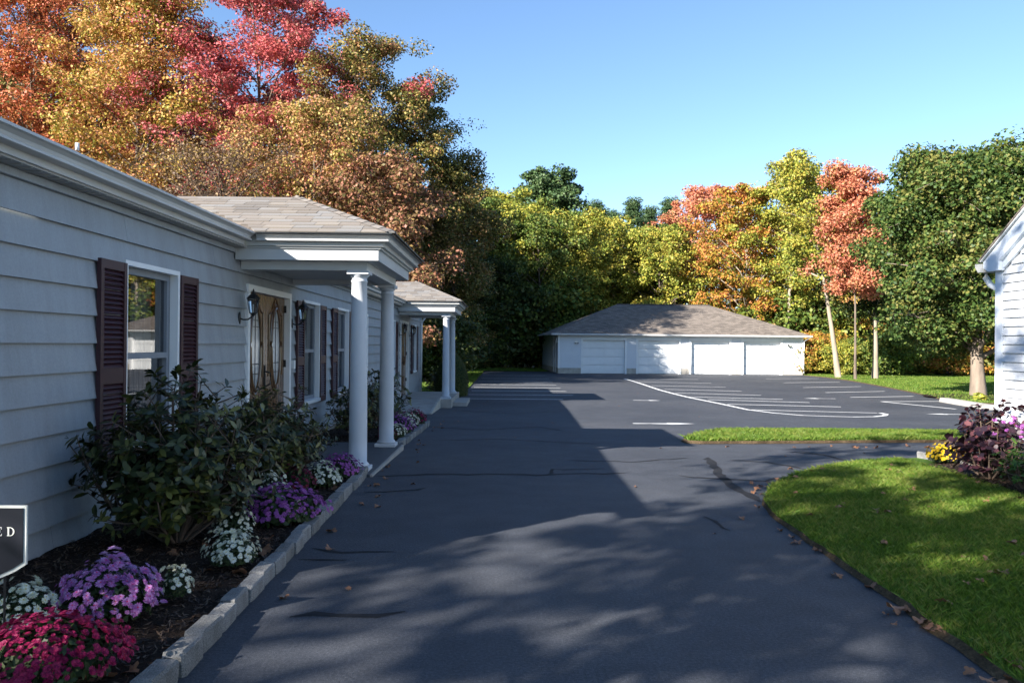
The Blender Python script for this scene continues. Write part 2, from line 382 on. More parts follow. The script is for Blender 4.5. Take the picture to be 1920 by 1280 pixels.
arrow(gp(1245,794), 1.35, R(3)); arrow(gp(1213,750.5), .9, R(-2)); arrow(gp(1537,747), 1.1, R(178)); arrow(gp(1780,776.5), 1.2, R(175))

# crack sealant on the drive
def tar(pts, wd, seed):
    rnd = random.Random(seed); P = [gp(*p) for p in pts]; Q = []
    for a, b in zip(P[:-1], P[1:]):
        n = max(2, int((b-a).length/.15))
        for i in range(n): Q.append(a.lerp(b, i/n)+Vector((rnd.uniform(-.03, .03), rnd.uniform(-.05, .05), 0)))
    Q.append(P[-1]); mb = MB(); L = []
    for i, p in enumerate(Q):
        d = (Q[min(i+1, len(Q)-1)]-Q[max(i-1, 0)]); d.z = 0; d.normalize()
        s = Vector((-d.y, d.x, 0))*wd*rnd.uniform(.3, .6)*(0.15 if i in (0, len(Q)-1) else 1)
        L.append((p+s, p-s))
    for (a, b), (c, d) in zip(L[:-1], L[1:]): mb.add([(q.x, q.y, zg(q.y)+.003) for q in (b, d, c, a)], [(0,1,2,3)])
    mb.build('crack_sealant', MT['tar'], driveway)
for i, (pts, wd) in enumerate([
    ([(700,893),(800,889),(1030,890),(1180,886)], .07), ([(1030,890),(1035,880),(1130,878)], .05), ([(1326,858),(1350,890),(1385,920),(1425,940)], .11),
    ([(1370,862),(1440,866),(1510,880)], .06), ([(1480,846),(1540,852),(1600,866)], .07), ([(1500,846),(1570,858)], .05), ([(1270,892),(1350,898),(1430,902),(1480,893)], .05),
    ([(590,1025),(640,1035),(740,1034)], .06), ([(560,1052),(650,1050)], .06), ([(545,1155),(640,1153),(760,1146)], .07), ([(680,922),(760,920),(800,914)], .05),
    ([(1320,968),(1350,985),(1370,995)], .04), ([(800,800),(900,806),(1010,800),(1060,808)], .07), ([(860,770),(960,775),(1050,772)], .06), ([(820,826),(930,823),(1120,832)], .06),
    ([(1060,862),(1180,866),(1290,858)], .05)]): tar(pts, wd, i)

# planting beds
def bed(name, x_in, ys, xo):
    mb = MB(); rnd = random.Random(7); nx = 14; rows = []
    k = int((ys[1]-ys[0])/.12)
    for j in range(k+1):
        y = ys[0]+(ys[1]-ys[0])*j/k; x1 = xo(y); row = []
        for i in range(nx+1):
            t = i/nx; row.append((x_in+(x1-x_in)*t, y, zg(y)+.085-.035*t+(rnd.uniform(-.014, .014) if i < nx else 0)))
        rows.append(row)
    n = nx+1; mb.v = [p for r in rows for p in r]
    for j in range(k):
        for i in range(nx): mb.f.append((j*n+i, j*n+i+1, (j+1)*n+i+1, (j+1)*n+i)); mb.m.append(0)
    return tag(mb.build(name, MT['mulch'], smooth=True), kind='structure')
XO = lambda y: -1.405-.125*(min(max(y, 2), 9)-3.4)/5.55       # outer face of the kerb line
bed('mulch_bed', -3.07, (1.2, 8.72), lambda y: XO(y)-.06)
bed('mulch_bed', -3.07, (11.62, 15.9), lambda y: -1.58)
bed('mulch_bed', 5.72, (.5, 10.5), lambda y: 5.1 if y < 8.6 else 5.1+(y-8.6)*.32)
mr = MB(); mr.add([(14.3+.0, 25.6, 0)], [])
ring = [(17.6+math.cos(t)*2.3, 28.3+math.sin(t)*1.9) for t in [2*math.pi*i/24 for i in range(24)]]
mr = MB(); mr.add([(x, y, -.29+.055) for x, y in ring], [tuple(range(24))]); tag(mr.build('mulch_ring', MT['mulch']), kind='structure')

def stone_mesh(ln, wd, ht, seed):
    rnd = random.Random(seed); bm = bmesh.new(); bmesh.ops.create_cube(bm, size=1)
    bmesh.ops.bevel(bm, geom=bm.edges[:], offset=.09, segments=1, affect='EDGES')
    for v in bm.verts:
        v.co += Vector([rnd.uniform(-.035, .035) for _ in range(3)]); v.co.x *= wd; v.co.y *= ln; v.co.z *= ht
    me = bpy.data.meshes.new('kerb_stone'); bm.to_mesh(me); bm.free(); me.materials.append(MT['granite']); return me
SM = [stone_mesh(.262, .098, .155, i) for i in range(8)]
def kerb(y0, y1, xo, label):
    root = empty('granite_kerb', (xo((y0+y1)/2), (y0+y1)/2, 0), label, 'kerb'); rnd = random.Random(int(y0*10)); y = y0
    while y < y1:
        s = rnd.uniform(.9, 1.12); yc = y+.131*s
        o = bpy.data.objects.new('kerb_stone', rnd.choice(SM)); COL.objects.link(o); adopt(o, root)
        o.location = (xo(yc)-.057+rnd.uniform(-.009, .009), yc, zg(yc)+.02+rnd.uniform(-.014, .01)); o.scale = (rnd.uniform(.92, 1.08), s*.955, 1)
        dx = (xo(yc+.1)-xo(yc-.1))/.2; o.rotation_euler = (rnd.uniform(-.02, .02), rnd.uniform(-.05, .05), -math.atan(dx)+rnd.uniform(-.03, .03)); y += .262*s
kerb(1.6, 8.72, XO, 'granite block kerb along the near mulch bed, in the foreground')
kerb(11.45, 15.9, lambda y: -1.53+.006*(y-11), 'short granite block kerb beyond the first porch')
root = empty('stone_edging', (5.5, 9.9, 0), 'pale rounded edging stones in front of the yellow mums', 'edging')
for i in range(6):
    t = i/5; p = gp(1735, 864).lerp(gp(1850, 890), t)
    o = bpy.data.objects.new('edging_stone', SM[i]); COL.objects.link(o); adopt(o, root); o.location = (p.x+.03*math.sin(3*t), p.y, p.z+.05); o.rotation_euler = (0, 0, .2+.1*math.sin(i*2)); o.scale = (1.1, .8, .9)
mb = MB(); a, b = gp(1770, 753), gp(1858, 768)
for i in range(12):
    p, q = a.lerp(b, i/12), a.lerp(b, (i+1)/12); d = (q-p).normalized(); s = Vector((-d.y, d.x, 0))*.16
    mb.add([(*(p+s).xy, -.29), (*(q+s).xy, -.29), (*(q-s).xy, -.29), (*(p-s).xy, -.29), (*(p+s*.8).xy, -.15), (*(q+s*.8).xy, -.15), (*(q-s*.8).xy, -.15), (*(p-s*.8).xy, -.15)], [(4,7,6,5),(0,4,5,1),(3,2,6,7),(0,3,7,4),(1,5,6,2)])
tag(mb.build('concrete_kerb', MT['concrete']), 'pale concrete kerb at the foot of the big maple', 'kerb')

# ================================================================== roofs
def roof_planes(name, polys, mat, parent, thick=.05, world=True):
    """sloping planes with thickness and shingle coursing laid out on each plane"""
    bm = bmesh.new(); uvl = bm.loops.layers.uv.new('UVMap')
    for poly in polys:
        P = [Vector(p) for p in poly]; nrm = (P[1]-P[0]).cross(P[2]-P[0]).normalized()
        if nrm.z < 0: P.reverse(); nrm = -nrm
        a = Vector((0, 0, 1)).cross(nrm).normalized(); b = nrm.cross(a)
        top = [bm.verts.new(p) for p in P]; bot = [bm.verts.new(p-Vector((0, 0, thick))) for p in P]
        fs = [bm.faces.new(top), bm.faces.new(bot[::-1])]
        for i in range(len(P)):
            j = (i+1) % len(P); fs.append(bm.faces.new((top[i], bot[i], bot[j], top[j])))
        for f in fs:
            for l in f.loops: l[uvl].uv = (l.vert.co.dot(a), l.vert.co.dot(b))
    me = bpy.data.meshes.new(name); bm.to_mesh(me); bm.free(); me.materials.append(mat)
    o = bpy.data.objects.new(name, me); COL.objects.link(o)
    if parent: adopt(o, parent, world)
    return o

# ================================================================== long grey building
B = empty('long_building', (-3.05, 16, 0), 'long low grey clapboard building with maroon shutters and two porches', 'building')
WX = -3.05; Y0, Y1 = 3.6, 27.9
WIN = [(6.22, 7.25), (11.72, 12.72), (14.03, 15.08), (20.4, 21.45), (25.45, 26.5)]; WZ = (.56, 2.13)
DOORS = [(9.16, 11.0, .03, 2.17), (22.55, 24.35, -.05, 2.17)]
OPEN = [(a, b, *WZ) for a, b in WIN] + DOORS + [(16.15, 17.2, .0, 2.13)]
JR = random.Random(3)
def board(ya, yb, za, zb, z0):
    if yb-ya < .01 or zb-za < .008: return
    if yb-ya > 3.0:
        j = ya+(yb-ya)*JR.uniform(.3, .7); board(ya, j-.0015, za, zb, z0); board(j+.0015, yb, za, zb, z0); return
    fx = lambda z: WX+.034-.034*(z-z0)/.215
    mb = MB(); mb.prism_y([(fx(za), za), (fx(zb), zb), (fx(zb)-.018, zb), (fx(za)-.018, za)][::-1], ya, yb); mb.build('siding_board', MT['siding'], B)
for k in range(-2, 12):
    z0 = .047+.203*k; z1 = z0+.213 if k < 11 else 2.484; ys = Y0 if k >= 0 else 17.3
    cuts = sorted((max(o[0], ys), o[1], o[2], o[3]) for o in OPEN if o[2] < z1 and o[3] > z0 and o[1] > ys); y = ys
    for a, b, lo, hi in cuts:
        board(y, a, z0, z1, z0)
        if hi < z1: board(a, b, hi, z1, z0)
        if lo > z0: board(a, b, z0, lo, z0)
        y = b
    board(y, Y1, z0, z1, z0)
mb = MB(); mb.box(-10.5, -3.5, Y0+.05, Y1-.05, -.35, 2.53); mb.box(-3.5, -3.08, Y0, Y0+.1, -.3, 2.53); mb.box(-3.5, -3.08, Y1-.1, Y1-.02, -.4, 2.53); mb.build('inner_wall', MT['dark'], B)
mb = MB(); mb.box(-3.5, -3.066, Y0, 9.1, -.3, .046); mb.box(-3.5, -3.066, 11.05, 17.28, -.4, .046); mb.box(-3.5, -3.066, 17.3, Y1-.11, -.6, -.36); mb.build('foundation', MT['foundation'], B)
mb = MB(); mb.box(-3.08, -3.012, Y0, Y1, 2.486, 2.536); mb.build('frieze_board', MT['siding'], B)
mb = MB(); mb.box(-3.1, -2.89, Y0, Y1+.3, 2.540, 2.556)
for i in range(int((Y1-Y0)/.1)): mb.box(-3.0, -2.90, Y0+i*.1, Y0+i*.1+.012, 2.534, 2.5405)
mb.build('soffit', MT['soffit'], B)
mb = MB(); mb.box(-3.07, -2.99, Y1-.10, Y1+.025, -.45, 2.484); mb.build('corner_board', MT['trim'], B)
GP = [(-2.867, 2.60), (-2.80, 2.60), (-2.788, 2.604), (-2.788, 2.618), (-2.805, 2.628), (-2.797, 2.65), (-2.772, 2.668), (-2.75, 2.674), (-2.75, 2.692), (-2.76, 2.692), (-2.867, 2.68)]
for a, b in [(Y0-.3, 8.61), (11.63, 21.87), (25.26, Y1+.3)]:
    mb = MB(); mb.prism_y([(x, z) for x, z in GP], a, b); mb.build('gutter', MT['gutter'], B)
    mb = MB(); mb.box(-2.892, -2.868, a, b, 2.553, 2.685); mb.build('fascia', MT['gutter'], B)
RX, RZ, EX, EZ = -6.75, 4.37, -2.785, 2.705; BX = 2*RX-EX
hy = Y1+.35; ny = Y0-.3; hl = RX-BX
roof_planes('roof', [[(EX, ny, EZ), (EX, hy, EZ), (RX, hy-4.2, RZ), (RX, ny, RZ)], [(BX, ny, EZ), (BX, hy, EZ), (RX, hy-4.2, RZ), (RX, ny, RZ)], [(EX, hy, EZ), (BX, hy, EZ), (RX, hy-4.2, RZ)]], MT['shinglefar'], B, .03)
mb = MB(); mb.tube([(-4.1, 7.5, 3.3), (-4.1, 7.5, 3.37)], .018, 10); mb.build('vent_pipe', MT['white'], B, True)
# downspout at the far corner
mb = MB(); mb.tube([(-2.8, 28.0, 2.6), (-2.84, 28.0, 2.48), (-2.98, 27.98, 2.3), (-3.0, 27.98, 2.2), (-3.0, 27.98, -.2)], .035, 8); mb.build('downspout', MT['white'], B, True)

def window(y0, y1, z0, z1, seed):
    rnd = random.Random(seed); t = .04; x0, x1 = WX-.03, WX+.045
    mb = MB(); mb.box(x0, x1, y0, y0+t, z0, z1); mb.box(x0, x1, y1-t, y1, z0, z1); mb.box(x0, x1, y0+t, y1-t, z1-t, z1); mb.box(x0, x1+.03, y0+t, y1-t, z0, z0+.05)
    W = mb.build('window', MT['white'], B); a, b = y0+t, y1-t; zm = (z0+z1)/2+.02
    mb = MB(); s = .055; xa, xb = WX-.10, WX-.032
    mb.box(xa, xb, a, a+s, z0+.05, z1-t); mb.box(xa, xb, b-s, b, z0+.05, z1-t); mb.box(xa, xb, a+s, b-s, z1-t-s, z1-t); mb.box(xa, xb, a+s, b-s, z0+.05, z0+.05+s); mb.box(xa, xb+.01, a+s, b-s, zm-.025, zm+.025)
    mb.build('sash', MT['sash'], W)
    for lo, hi, xx in ((zm+.025, z1-t-s, WX-.06), (z0+.05+s, zm-.025, WX-.075)):
        mb = MB(); mb.add([(xx, a+s, lo), (xx, b-s, lo), (xx, b-s, hi), (xx, a+s, hi)], [(0,1,2,3)]); mb.build('pane', MT['glass'], W)
    for side in (0, 1):
        mb = MB(); n = 24; wdt = (b-a)*rnd.uniform(.3, .42); ys = a+.03 if side == 0 else b-.03-wdt
        for i in range(n+1):
            y = ys+wdt*i/n; x = WX-.2+.02*math.sin(i*1.7); mb.v += [(x, y, z0+.06), (x, y, z1-.06)]
        for i in range(n): mb.f.append((2*i, 2*i+2, 2*i+3, 2*i+1)); mb.m.append(0)
        mb.build('curtain', MT['curtain'], W, True)
    for side in (-1, 1):
        ya = y0-.405 if side < 0 else y1+.005; yb = ya+.40; za, zb = z0-.02, z1-.03; mb = MB(); xa, xb = WX+.025, WX+.06
        mb.box(xa, xb, ya, ya+.045, za, zb); mb.box(xa, xb, yb-.045, yb, za, zb)
        for lo, hi in ((za, za+.09), (za+.62, za+.74), (zb-.07, zb)): mb.box(xa, xb-.002, ya+.045, yb-.045, lo, hi)
        for lo, hi in ((za+.09, za+.62), (za+.74, zb-.07)):
            n = int((hi-lo)/.036)
            for i in range(n):
                z = lo+(hi-lo)*(i+.5)/n; mb.prism_y([(xb-.004, z-.016), (xa+.002, z+.016), (xa-.004, z+.010), (xb-.010, z-.022)], ya+.045, yb-.045)
        mb.build('shutter', MT['shutter'], W)
for i, (a, b) in enumerate(WIN): window(a, b, *WZ, i)
# plain white side door
mb = MB(); mb.box(WX-.03, WX+.04, 16.15, 16.22, 0, 2.13); mb.box(WX-.03, WX+.04, 17.13, 17.2, 0, 2.13); mb.box(WX-.03, WX+.04, 16.22, 17.13, 2.06, 2.13); d = mb.build('side_door', MT['white'], B)
mb = MB(); mb.box(WX-.06, WX-.01, 16.22, 17.13, 0, 2.06); mb.build('door_leaf', MT['trim'], d)
mb = MB(); mb.tube([(WX-.01, 17.05, .98), (WX+.06, 17.05, .98), (WX+.065, 17.05, .98)], [.012, .012, .03], 8); mb.build('handle', MT['steel'], d)

def ellipse(x, yc, zc, a, b, n=40): return [(x, yc+a*math.cos(2*math.pi*i/n), zc+b*math.sin(2*math.pi*i/n)) for i in range(n)]
def double_door(y0, y1, z0, z1):
    t = .075; mb = MB(); x0, x1 = WX-.08, WX+.05
    mb.box(x0, x1, y0, y0+t, z0, z1); mb.box(x0, x1, y1-t, y1, z0, z1); mb.box(x0, x1, y0+t, y1-t, z1-t, z1); D = mb.build('double_door', MT['white'], B)
    mid = (y0+y1)/2
    for s in (-1, 1):
        a, b = (y0+t, mid-.004) if s < 0 else (mid+.004, y1-t); c = (a+b)/2; xf = WX-.03
        mb = MB(); mb.box(xf-.05, xf, a, b, z0, z1-t)
        ring = ellipse(xf+.008, c, 1.42, .20, .52); mb.tube(ring+[ring[0]], .022, 8, cap=False)
        ring = ellipse(xf+.004, c, 1.42, .245, .57); mb.tube(ring+[ring[0]], .012, 6, cap=False)
        pts = []                                        # scrolled arch moulding above and below the oval
        for i in range(17):
            q = -1+2*i/16; pts.append((xf+.004, c+q*.30, 1.90+.17*math.exp(-(q/.45)**2)-.05*abs(q)))
        mb.tube([(xf+.004, c-.30, 1.05)]+pts+[(xf+.004, c+.30, 1.05)], .012, 6)
        mb.tube([(p[0], p[1], 2.66-p[2]-.95+.12) for p in pts], .012, 6)
        mb.box(xf, xf+.012, c-.24, c+.24, z0+.18, z0+.56)
        L = mb.build('door_leaf', MT['wood'], D)
        g = MB(); el = ellipse(xf+.003, c, 1.42, .185, .505); g.add([(xf+.003, c, 1.42)]+el, [(0, i+1, (i+1) % 40+1) for i in range(40)]); g.build('oval_glass', MT['frost'], L)
        g = MB()
        for dz in (-.32, -.2, .26, .34):
            hw = .185*math.sqrt(max(0, 1-(dz/.505)**2)); g.box(xf+.003, xf+.008, c-hw, c+hw, 1.42+dz-.006, 1.42+dz+.006)
        g.box(xf+.003, xf+.008, c-.006, c+.006, .93, 1.91); g.build('came', MT['iron'], L)
    mb = MB(); mb.box(WX-.03, WX-.012, mid-.065, mid-.025, .9, 1.2); mb.tube([(WX-.012, mid-.045, 1.12), (WX+.05, mid-.045, 1.1), (WX+.05, mid-.045, .96), (WX-.012, mid-.045, .93)], .011, 8); mb.build('handle', MT['iron'], D)
    for z in (.35, 1.15, 1.9):
        mb = MB(); mb.box(WX-.03, WX-.0, y1-t-.012, y1-t+.001, z, z+.1); mb.build('hinge', MT['iron'], D)
for d in DOORS: double_door(*d)
mb = MB(); mb.box(WX+.02, WX+.06, 11.12, 11.2, 1.12, 1.24); mb.build('door_bell_box', MT['white'], B)

def lantern(y, z, label):
    K = .8
    root = empty('wall_lantern', (WX+.02, y, z), label, 'wall lamp', 'carriage lamps by the doors'); x = WX+.02; cx = x+.2
    mb = MB(); mb.add([], []); mb.lathe(0, 0, [(.03, 0), (.055, .004), (.058, .012), (.03, .022)], 16); pl = [(x+q[2], y+q[0]*.85, z+q[1]*1.6) for q in mb.v]; mb.v = pl; mb.build('wall_plate', MT['iron'], root, True)
    mb = MB(); mb.tube([(x+.01, y, z), (x+.06, y, z-.02), (x+.13, y, z-.015), (x+.18, y, z+.02), (cx, y, z+.06)], .011, 8); mb.build('arm', MT['iron'], root, True)
    mb = MB(); mb.lathe(cx, y, [(.012, z+.03), (.03, z+.055), (.05, z+.07), (.055, z+.078)], 6); mb.lathe(cx, y, [(.105, z+.275), (.1, z+.285), (.06, z+.325), (.035, z+.345), (.02, z+.36), (.012, z+.40), (.004, z+.42)], 6)
    for k in range(6):
        t = 2*math.pi*k/6; mb.tube([(cx+.052*math.cos(t), y+.052*math.sin(t), z+.075), (cx+.082*math.cos(t), y+.082*math.sin(t), z+.28)], .006, 4)
    mb.build('lantern_frame', MT['iron'], root)
    mb = MB(); mb.lathe(cx, y, [(.048, z+.078), (.077, z+.276)], 6); mb.build('lamp_glass', MT['lampglass'], root)
    mb = MB(); mb.lathe(cx, y, [(.012, z+.08), (.012, z+.16), (.008, z+.2)], 8); mb.build('candle', MT['white'], root)
    root.scale = (K, K, K)
lantern(8.93, 1.76, 'black carriage lamp left of the near double door'); lantern(11.12, 1.76, 'black carriage lamp right of the near double door, before a shutter')
lantern(22.3, 1.76, 'small far carriage lamp left of the second porch door'); lantern(24.55, 1.76, 'small far carriage lamp right of the second porch door')
fl = empty('flood_light', (-2.85, 4.1, 2.5), 'white flood light under the eave at the left picture edge', 'flood light')
mb = MB(); mb.lathe(0, 0, [(.03, 0), (.035, .05), (.06, .14), (.065, .17)], 14); mb.v = [(-2.78+q[0], 4.02+q[2]*.9, 2.44+q[1]-q[2]*.3) for q in mb.v]; mb.build('lamp_head', MT['white'], fl, True)
mb = MB(); mb.tube([(-2.93, 4.1, 2.541), (-2.87, 4.06, 2.47)], .015, 8); mb.build('bracket', MT['white'], fl)

# ------------------------------------------------------------------ porches
def porch(c1, c2, zb, single):
    yc = (c1+c2)/2; xc = -1.69; e = .45; ya, yb = c1-e, c2+e; XE = -1.25
    for cy in (c1, c2):
        mb = MB(); h0 = zb
        prof = [(.105, h0+.045), (.128, h0+.05), (.132, h0+.065), (.122, h0+.08), (.108, h0+.09), (.104, h0+.11)]
        for i in range(9): t = i/8; prof.append((.104-.016*t**1.6, h0+.11+(2.19-h0-.11)*t))
        prof += [(.094, 2.195), (.094, 2.205), (.087, 2.21), (.087, 2.235), (.097, 2.245), (.112, 2.262), (.116, 2.275)]
        mb.lathe(xc, cy, prof, 36); cl = mb.build('column', MT['column'], B, True)
        mb = MB(); mb.box(xc-.145, xc+.145, cy-.145, cy+.145, zb, zb+.046); mb.build('column_base', MT['column'], cl, bevel=.006)
        mb = MB(); mb.box(xc-.125, xc+.125, cy-.125, cy+.125, 2.274, 2.318); mb.build('abacus', MT['column'], cl, bevel=.004)
    o = .10
    mb = MB(); mb.box(xc-o, xc+o, c1-o, c2+o, 2.318, 2.42); mb.box(-3.02, xc-o, c1-o, c1+o, 2.318, 2.42); mb.box(-3.02, xc-o, c2-o, c2+o, 2.318, 2.42); mb.build('architrave', MT['trim'], B)
    mb = MB(); mb.box(-3.02, -1.43, c1-.29, c2+.29, 2.412, 2.535); mb.build('entablature', MT['trim'], B)
    mb = MB(); mb.box(-3.02, -1.40, c1-.315, c2+.315, 2.537, 2.56); mb.build('cornice', MT['gutter'], B)
    mb = MB(); mb.box(-3.0, -1.365, c1-.345, c2+.345, 2.562, 2.69); mb.build('fascia', MT['gutter'], B)
    # mitred gutter round three sides
    G = [(.0, 2.606), (.05, 2.606), (.062, 2.612), (.062, 2.626), (.05, 2.636), (.06, 2.66), (.08, 2.678), (.105, 2.684), (.105, 2.702), (0, 2.692)]
    path = [(lambda q: (-2.755-q*0, c1-.347-q)), (lambda q: (-1.363+q, c1-.347-q)), (lambda q: (-1.363+q, c2+.347+q)), (lambda q: (-2.755, c2+.347+q))]
    mb = MB(); n = len(G)
    for f in path:
        for q, z in G: x, y = f(q); mb.v.append((x, y, z))
    for i in range(3):
        for k in range(n): mb.f.append((i*n+k, i*n+(k+1) % n, (i+1)*n+(k+1) % n, (i+1)*n+k)); mb.m.append(0)
    mb.build('porch_gutter', MT['gutter'], B)
    mb = MB(); mb.box(-3.0, xc-o, c1+o, c2-o, 2.38, 2.40); mb.build('porch_ceiling', MT['trim'], B)
    # hip roof
    ze = 2.705; rise = .65; hy_ = (yb-ya)/2; run = 1.43; xr = XE-run; sl = rise/hy_
    xv = lambda y: EX-(rise*(y-ya)/hy_)/.42+.05 if y <= yc else EX-(rise*(yb-y)/hy_)/.42+.05
    zr = ze+rise
    deck = roof_planes('porch_roof', [[(EX, ya, ze), (XE, ya, ze), (xr, yc, zr), (xv(yc), yc, zr)], [(EX, yb, ze), (XE, yb, ze), (xr, yc, zr), (xv(yc), yc, zr)], [(XE, ya, ze), (XE, yb, ze), (xr, yc, zr)]], MT['shinglefar'], B, .03)
    rnd = random.Random(int(c1*7)); allmb = MB()
    def lay(fn, L, lo, hi, eps):
        """fn(s, t)->point, s along the course, t up the slope 0..1; lo/hi(t): course limits"""
        rows = round(L/.14); P = Vector(fn(0, 0)); nr = (Vector(fn(1, 0))-P).cross(Vector(fn(0, 1))-P).normalized()
        if nr.z < 0: nr = -nr
        for j in range(rows):
            t0, t1 = j/rows-.02, (j+1)/rows; s = lo(t0)-rnd.uniform(0, .2); first = True
            while s < hi(t0):
                wd = rnd.uniform(.17, .34); a0, b0 = max(s, lo(t0)), min(s+wd-.004, hi(t0)); a1, b1 = max(s, lo(t1)), min(s+wd-.004, hi(t1)); s += wd
                if b0-a0 < .02: continue
                if b1 < a1: a1 = b1 = (a1+b1)/2 if a1-b1 < .1 else max(min(b1, a1), lo(t1))
                th = .013+rnd.uniform(0, .007); lift = nr*th
                q = [Vector(fn(a0, t0)), Vector(fn(b0, t0)), Vector(fn(b1, t1)), Vector(fn(a1, t1))]
                base = [p+nr*.002 for p in q]; tp = [q[0]+lift, q[1]+lift, q[2]+nr*.006, q[3]+nr*.006]
                mb = MB() if single else allmb
                mb.add(base+tp, [(3,2,1,0),(4,5,6,7),(0,1,5,4),(1,2,6,5),(2,3,7,6),(3,0,4,7)])
                if single: mb.build('shingle', MT['shingle'], deck)
    Ls = math.hypot(hy_, rise)
    lay(lambda s, t: (s, ya+hy_*t, ze+rise*t), Ls, lambda t: xv(ya+hy_*max(t, 0))-.02, lambda t: XE-run*t, 0)
    lay(lambda s, t: (XE-run*t, s, ze+rise*t), math.hypot(run, rise), lambda t: ya+hy_*t, lambda t: yb-hy_*t, 0)
    for ysgn in (ya, yb):
        k = 13
        for i in range(k):
            a = Vector((XE, ysgn, ze)).lerp(Vector((xr, yc, zr)), i/k); b = Vector((XE, ysgn, ze)).lerp(Vector((xr, yc, zr)), (i+1.25)/k)
            d = (b-a).normalized(); s = d.cross(Vector((0, 0, 1))).normalized()*.085; u = Vector((0, 0, .030)); dn = Vector((0, 0, -.022))
            mb = MB() if single else allmb
            mb.add([a+s+dn+u*.7, a+u, a-s+dn+u*.7, b+s+dn+u*.4, b+u*.6, b-s+dn+u*.4], [(0,1,4,3),(1,2,5,4),(0,2,1),(3,4,5)])
            if single: mb.build('hip_shingle', MT['shingle'], deck)
    if not single:
        o_ = allmb.build('shingles', MT['shingle'], deck); o_['kind'] = 'stuff'
porch(9.05, 11.2, .03, True); porch(22.3, 24.8, -.05, False)
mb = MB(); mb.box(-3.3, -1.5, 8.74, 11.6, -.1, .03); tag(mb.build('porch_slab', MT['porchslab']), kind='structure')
mb = MB(); mb.box(-1.498, -1.47, 8.76, 11.43, -.1, .022); tag(mb.build('slab_edging', MT['concrete']), kind='structure')
mb = MB(); mb.box(-3.3, -1.5, 21.95, 25.6, -.4, -.05); tag(mb.build('porch_landing', MT['concrete'], bevel=.01), kind='structure')
mb = MB(); mb.prism_x([(19.3, -.5), (21.94, -.5), (21.94, -.052), (19.3, -.225)], -3.0, -1.86); tag(mb.build('ramp', MT['concrete']), kind='structure')
mb = MB(); mb.prism_x([(19.25, -.5), (21.94, -.5), (21.94, .0), (19.25, -.20)], -1.858, -1.80); tag(mb.build('ramp_kerb', MT['foundation']), kind='structure')
mb = MB(); mb.box(-1.498, -1.1, 22.6, 24.5, -.45, -.17); tag(mb.build('step', MT['concrete'], bevel=.01), kind='structure')

# ================================================================== right house
H = empty('white_house', (5.7, 5.2, 0), 'white clapboard gable house at the right picture edge', 'house')
HX = 5.80; RY0, RY1, RSL = 1.2, 9.2, .64; EZH = 2.42
k = 0; z = .12
while z < 4.8:
    ya, yb = RY0, RY1-.13; zt = z+.1016
    if zt > EZH: yb = min(yb, RY1+.05-(zt-EZH)/RSL-.12); ya = RY0-.05+(zt-EZH)/RSL+.12
    if yb-ya < .3: break
    mb = MB(); mb.prism_y([(HX+.014, zt+.008), (HX-.002, zt+.008), (HX-.026, z), (HX-.006, z)], ya, yb); mb.build('siding_board', MT['vinyl'], H); z = zt
mb = MB(); mb.box(HX+.02, HX+8, RY0, RY1-.02, -.1, EZH); mb.prism_x([(RY0, EZH), (RY1-.02, EZH), ((RY0+RY1)/2, EZH+4*RSL-.1)], HX+.02, HX+8); mb.build('wall', MT['vinyl'], H)
mb = MB(); mb.box(HX-.03, HX+.015, RY1-.125, RY1, .05, EZH); mb.box(HX+.015, HX+.13, RY1-.019, RY1+.012, .05, EZH); mb.build('corner_board', MT['corner'], H)
mb = MB(); mb.box(HX-.01, HX+8, RY0, RY1-.01, -.05, .115); mb.build('foundation', MT['foundation'], H)
yr = (RY0+RY1)/2; zt = lambda y: EZH+.10+(RY1+.12-y)*RSL
mb = MB(); mb.prism_x([(RY1+.12, zt(RY1+.12)-.07), (RY1+.12, zt(RY1+.12)), (yr, zt(yr)), (yr, zt(yr)-.2), (RY1-.17, zt(RY1-.17)-.2), (RY1-.17, EZH-.02), (RY1+.03, EZH-.02)], HX-.10, HX-.022); mb.build('rake_board', MT['corner'], H)
mb = MB(); mb.prism_x([(yr, zt(yr)-.20), (RY1-.18, zt(RY1-.18)-.20), (RY1-.18, zt(RY1-.18)-.29), (yr, zt(yr)-.29)][::-1], HX-.05, HX-.02); mb.build('rake_frieze', MT['corner'], H)
mb = MB(); mb.prism_x([(RY1+.14, zt(RY1+.12)+.0), (RY1+.14, zt(RY1+.12)+.02), (yr, zt(yr)+.035), (yr, zt(yr)+.004)], HX-.13, HX-.02); mb.build('rake_moulding', MT['white'], H)
roof_planes('roof', [[(HX-.14, RY1+.16, zt(RY1+.16)+.05), (HX+8, RY1+.16, zt(RY1+.16)+.05), (HX+8, yr, zt(yr)+.05), (HX-.14, yr, zt(yr)+.05)], [(HX-.14, RY0-.16, zt(RY1+.16)+.05), (HX+8, RY0-.16, zt(RY1+.16)+.05), (HX+8, yr, zt(yr)+.05), (HX-.14, yr, zt(yr)+.05)]], MT['shinglefar'], H, .025)
mb = MB(); mb.prism_x([(RY1+.13, 2.40), (RY1+.19, 2.40), (RY1+.25, 2.47), (RY1+.25, 2.51), (RY1+.13, 2.50)], HX-.12, HX+8); mb.build('gutter', MT['gutter'], H)
mb = MB(); mb.tube([(HX-.03, RY1+.18, 2.42), (HX-.03, RY1+.18, 2.34), (HX-.01, RY1+.12, 2.25), (HX+.03, RY1+.05, 2.2), (HX+.06, RY1+.045, 2.12), (HX+.06, RY1+.045, .1)], .036, 10); mb.build('downspout', MT['white'], H, True)

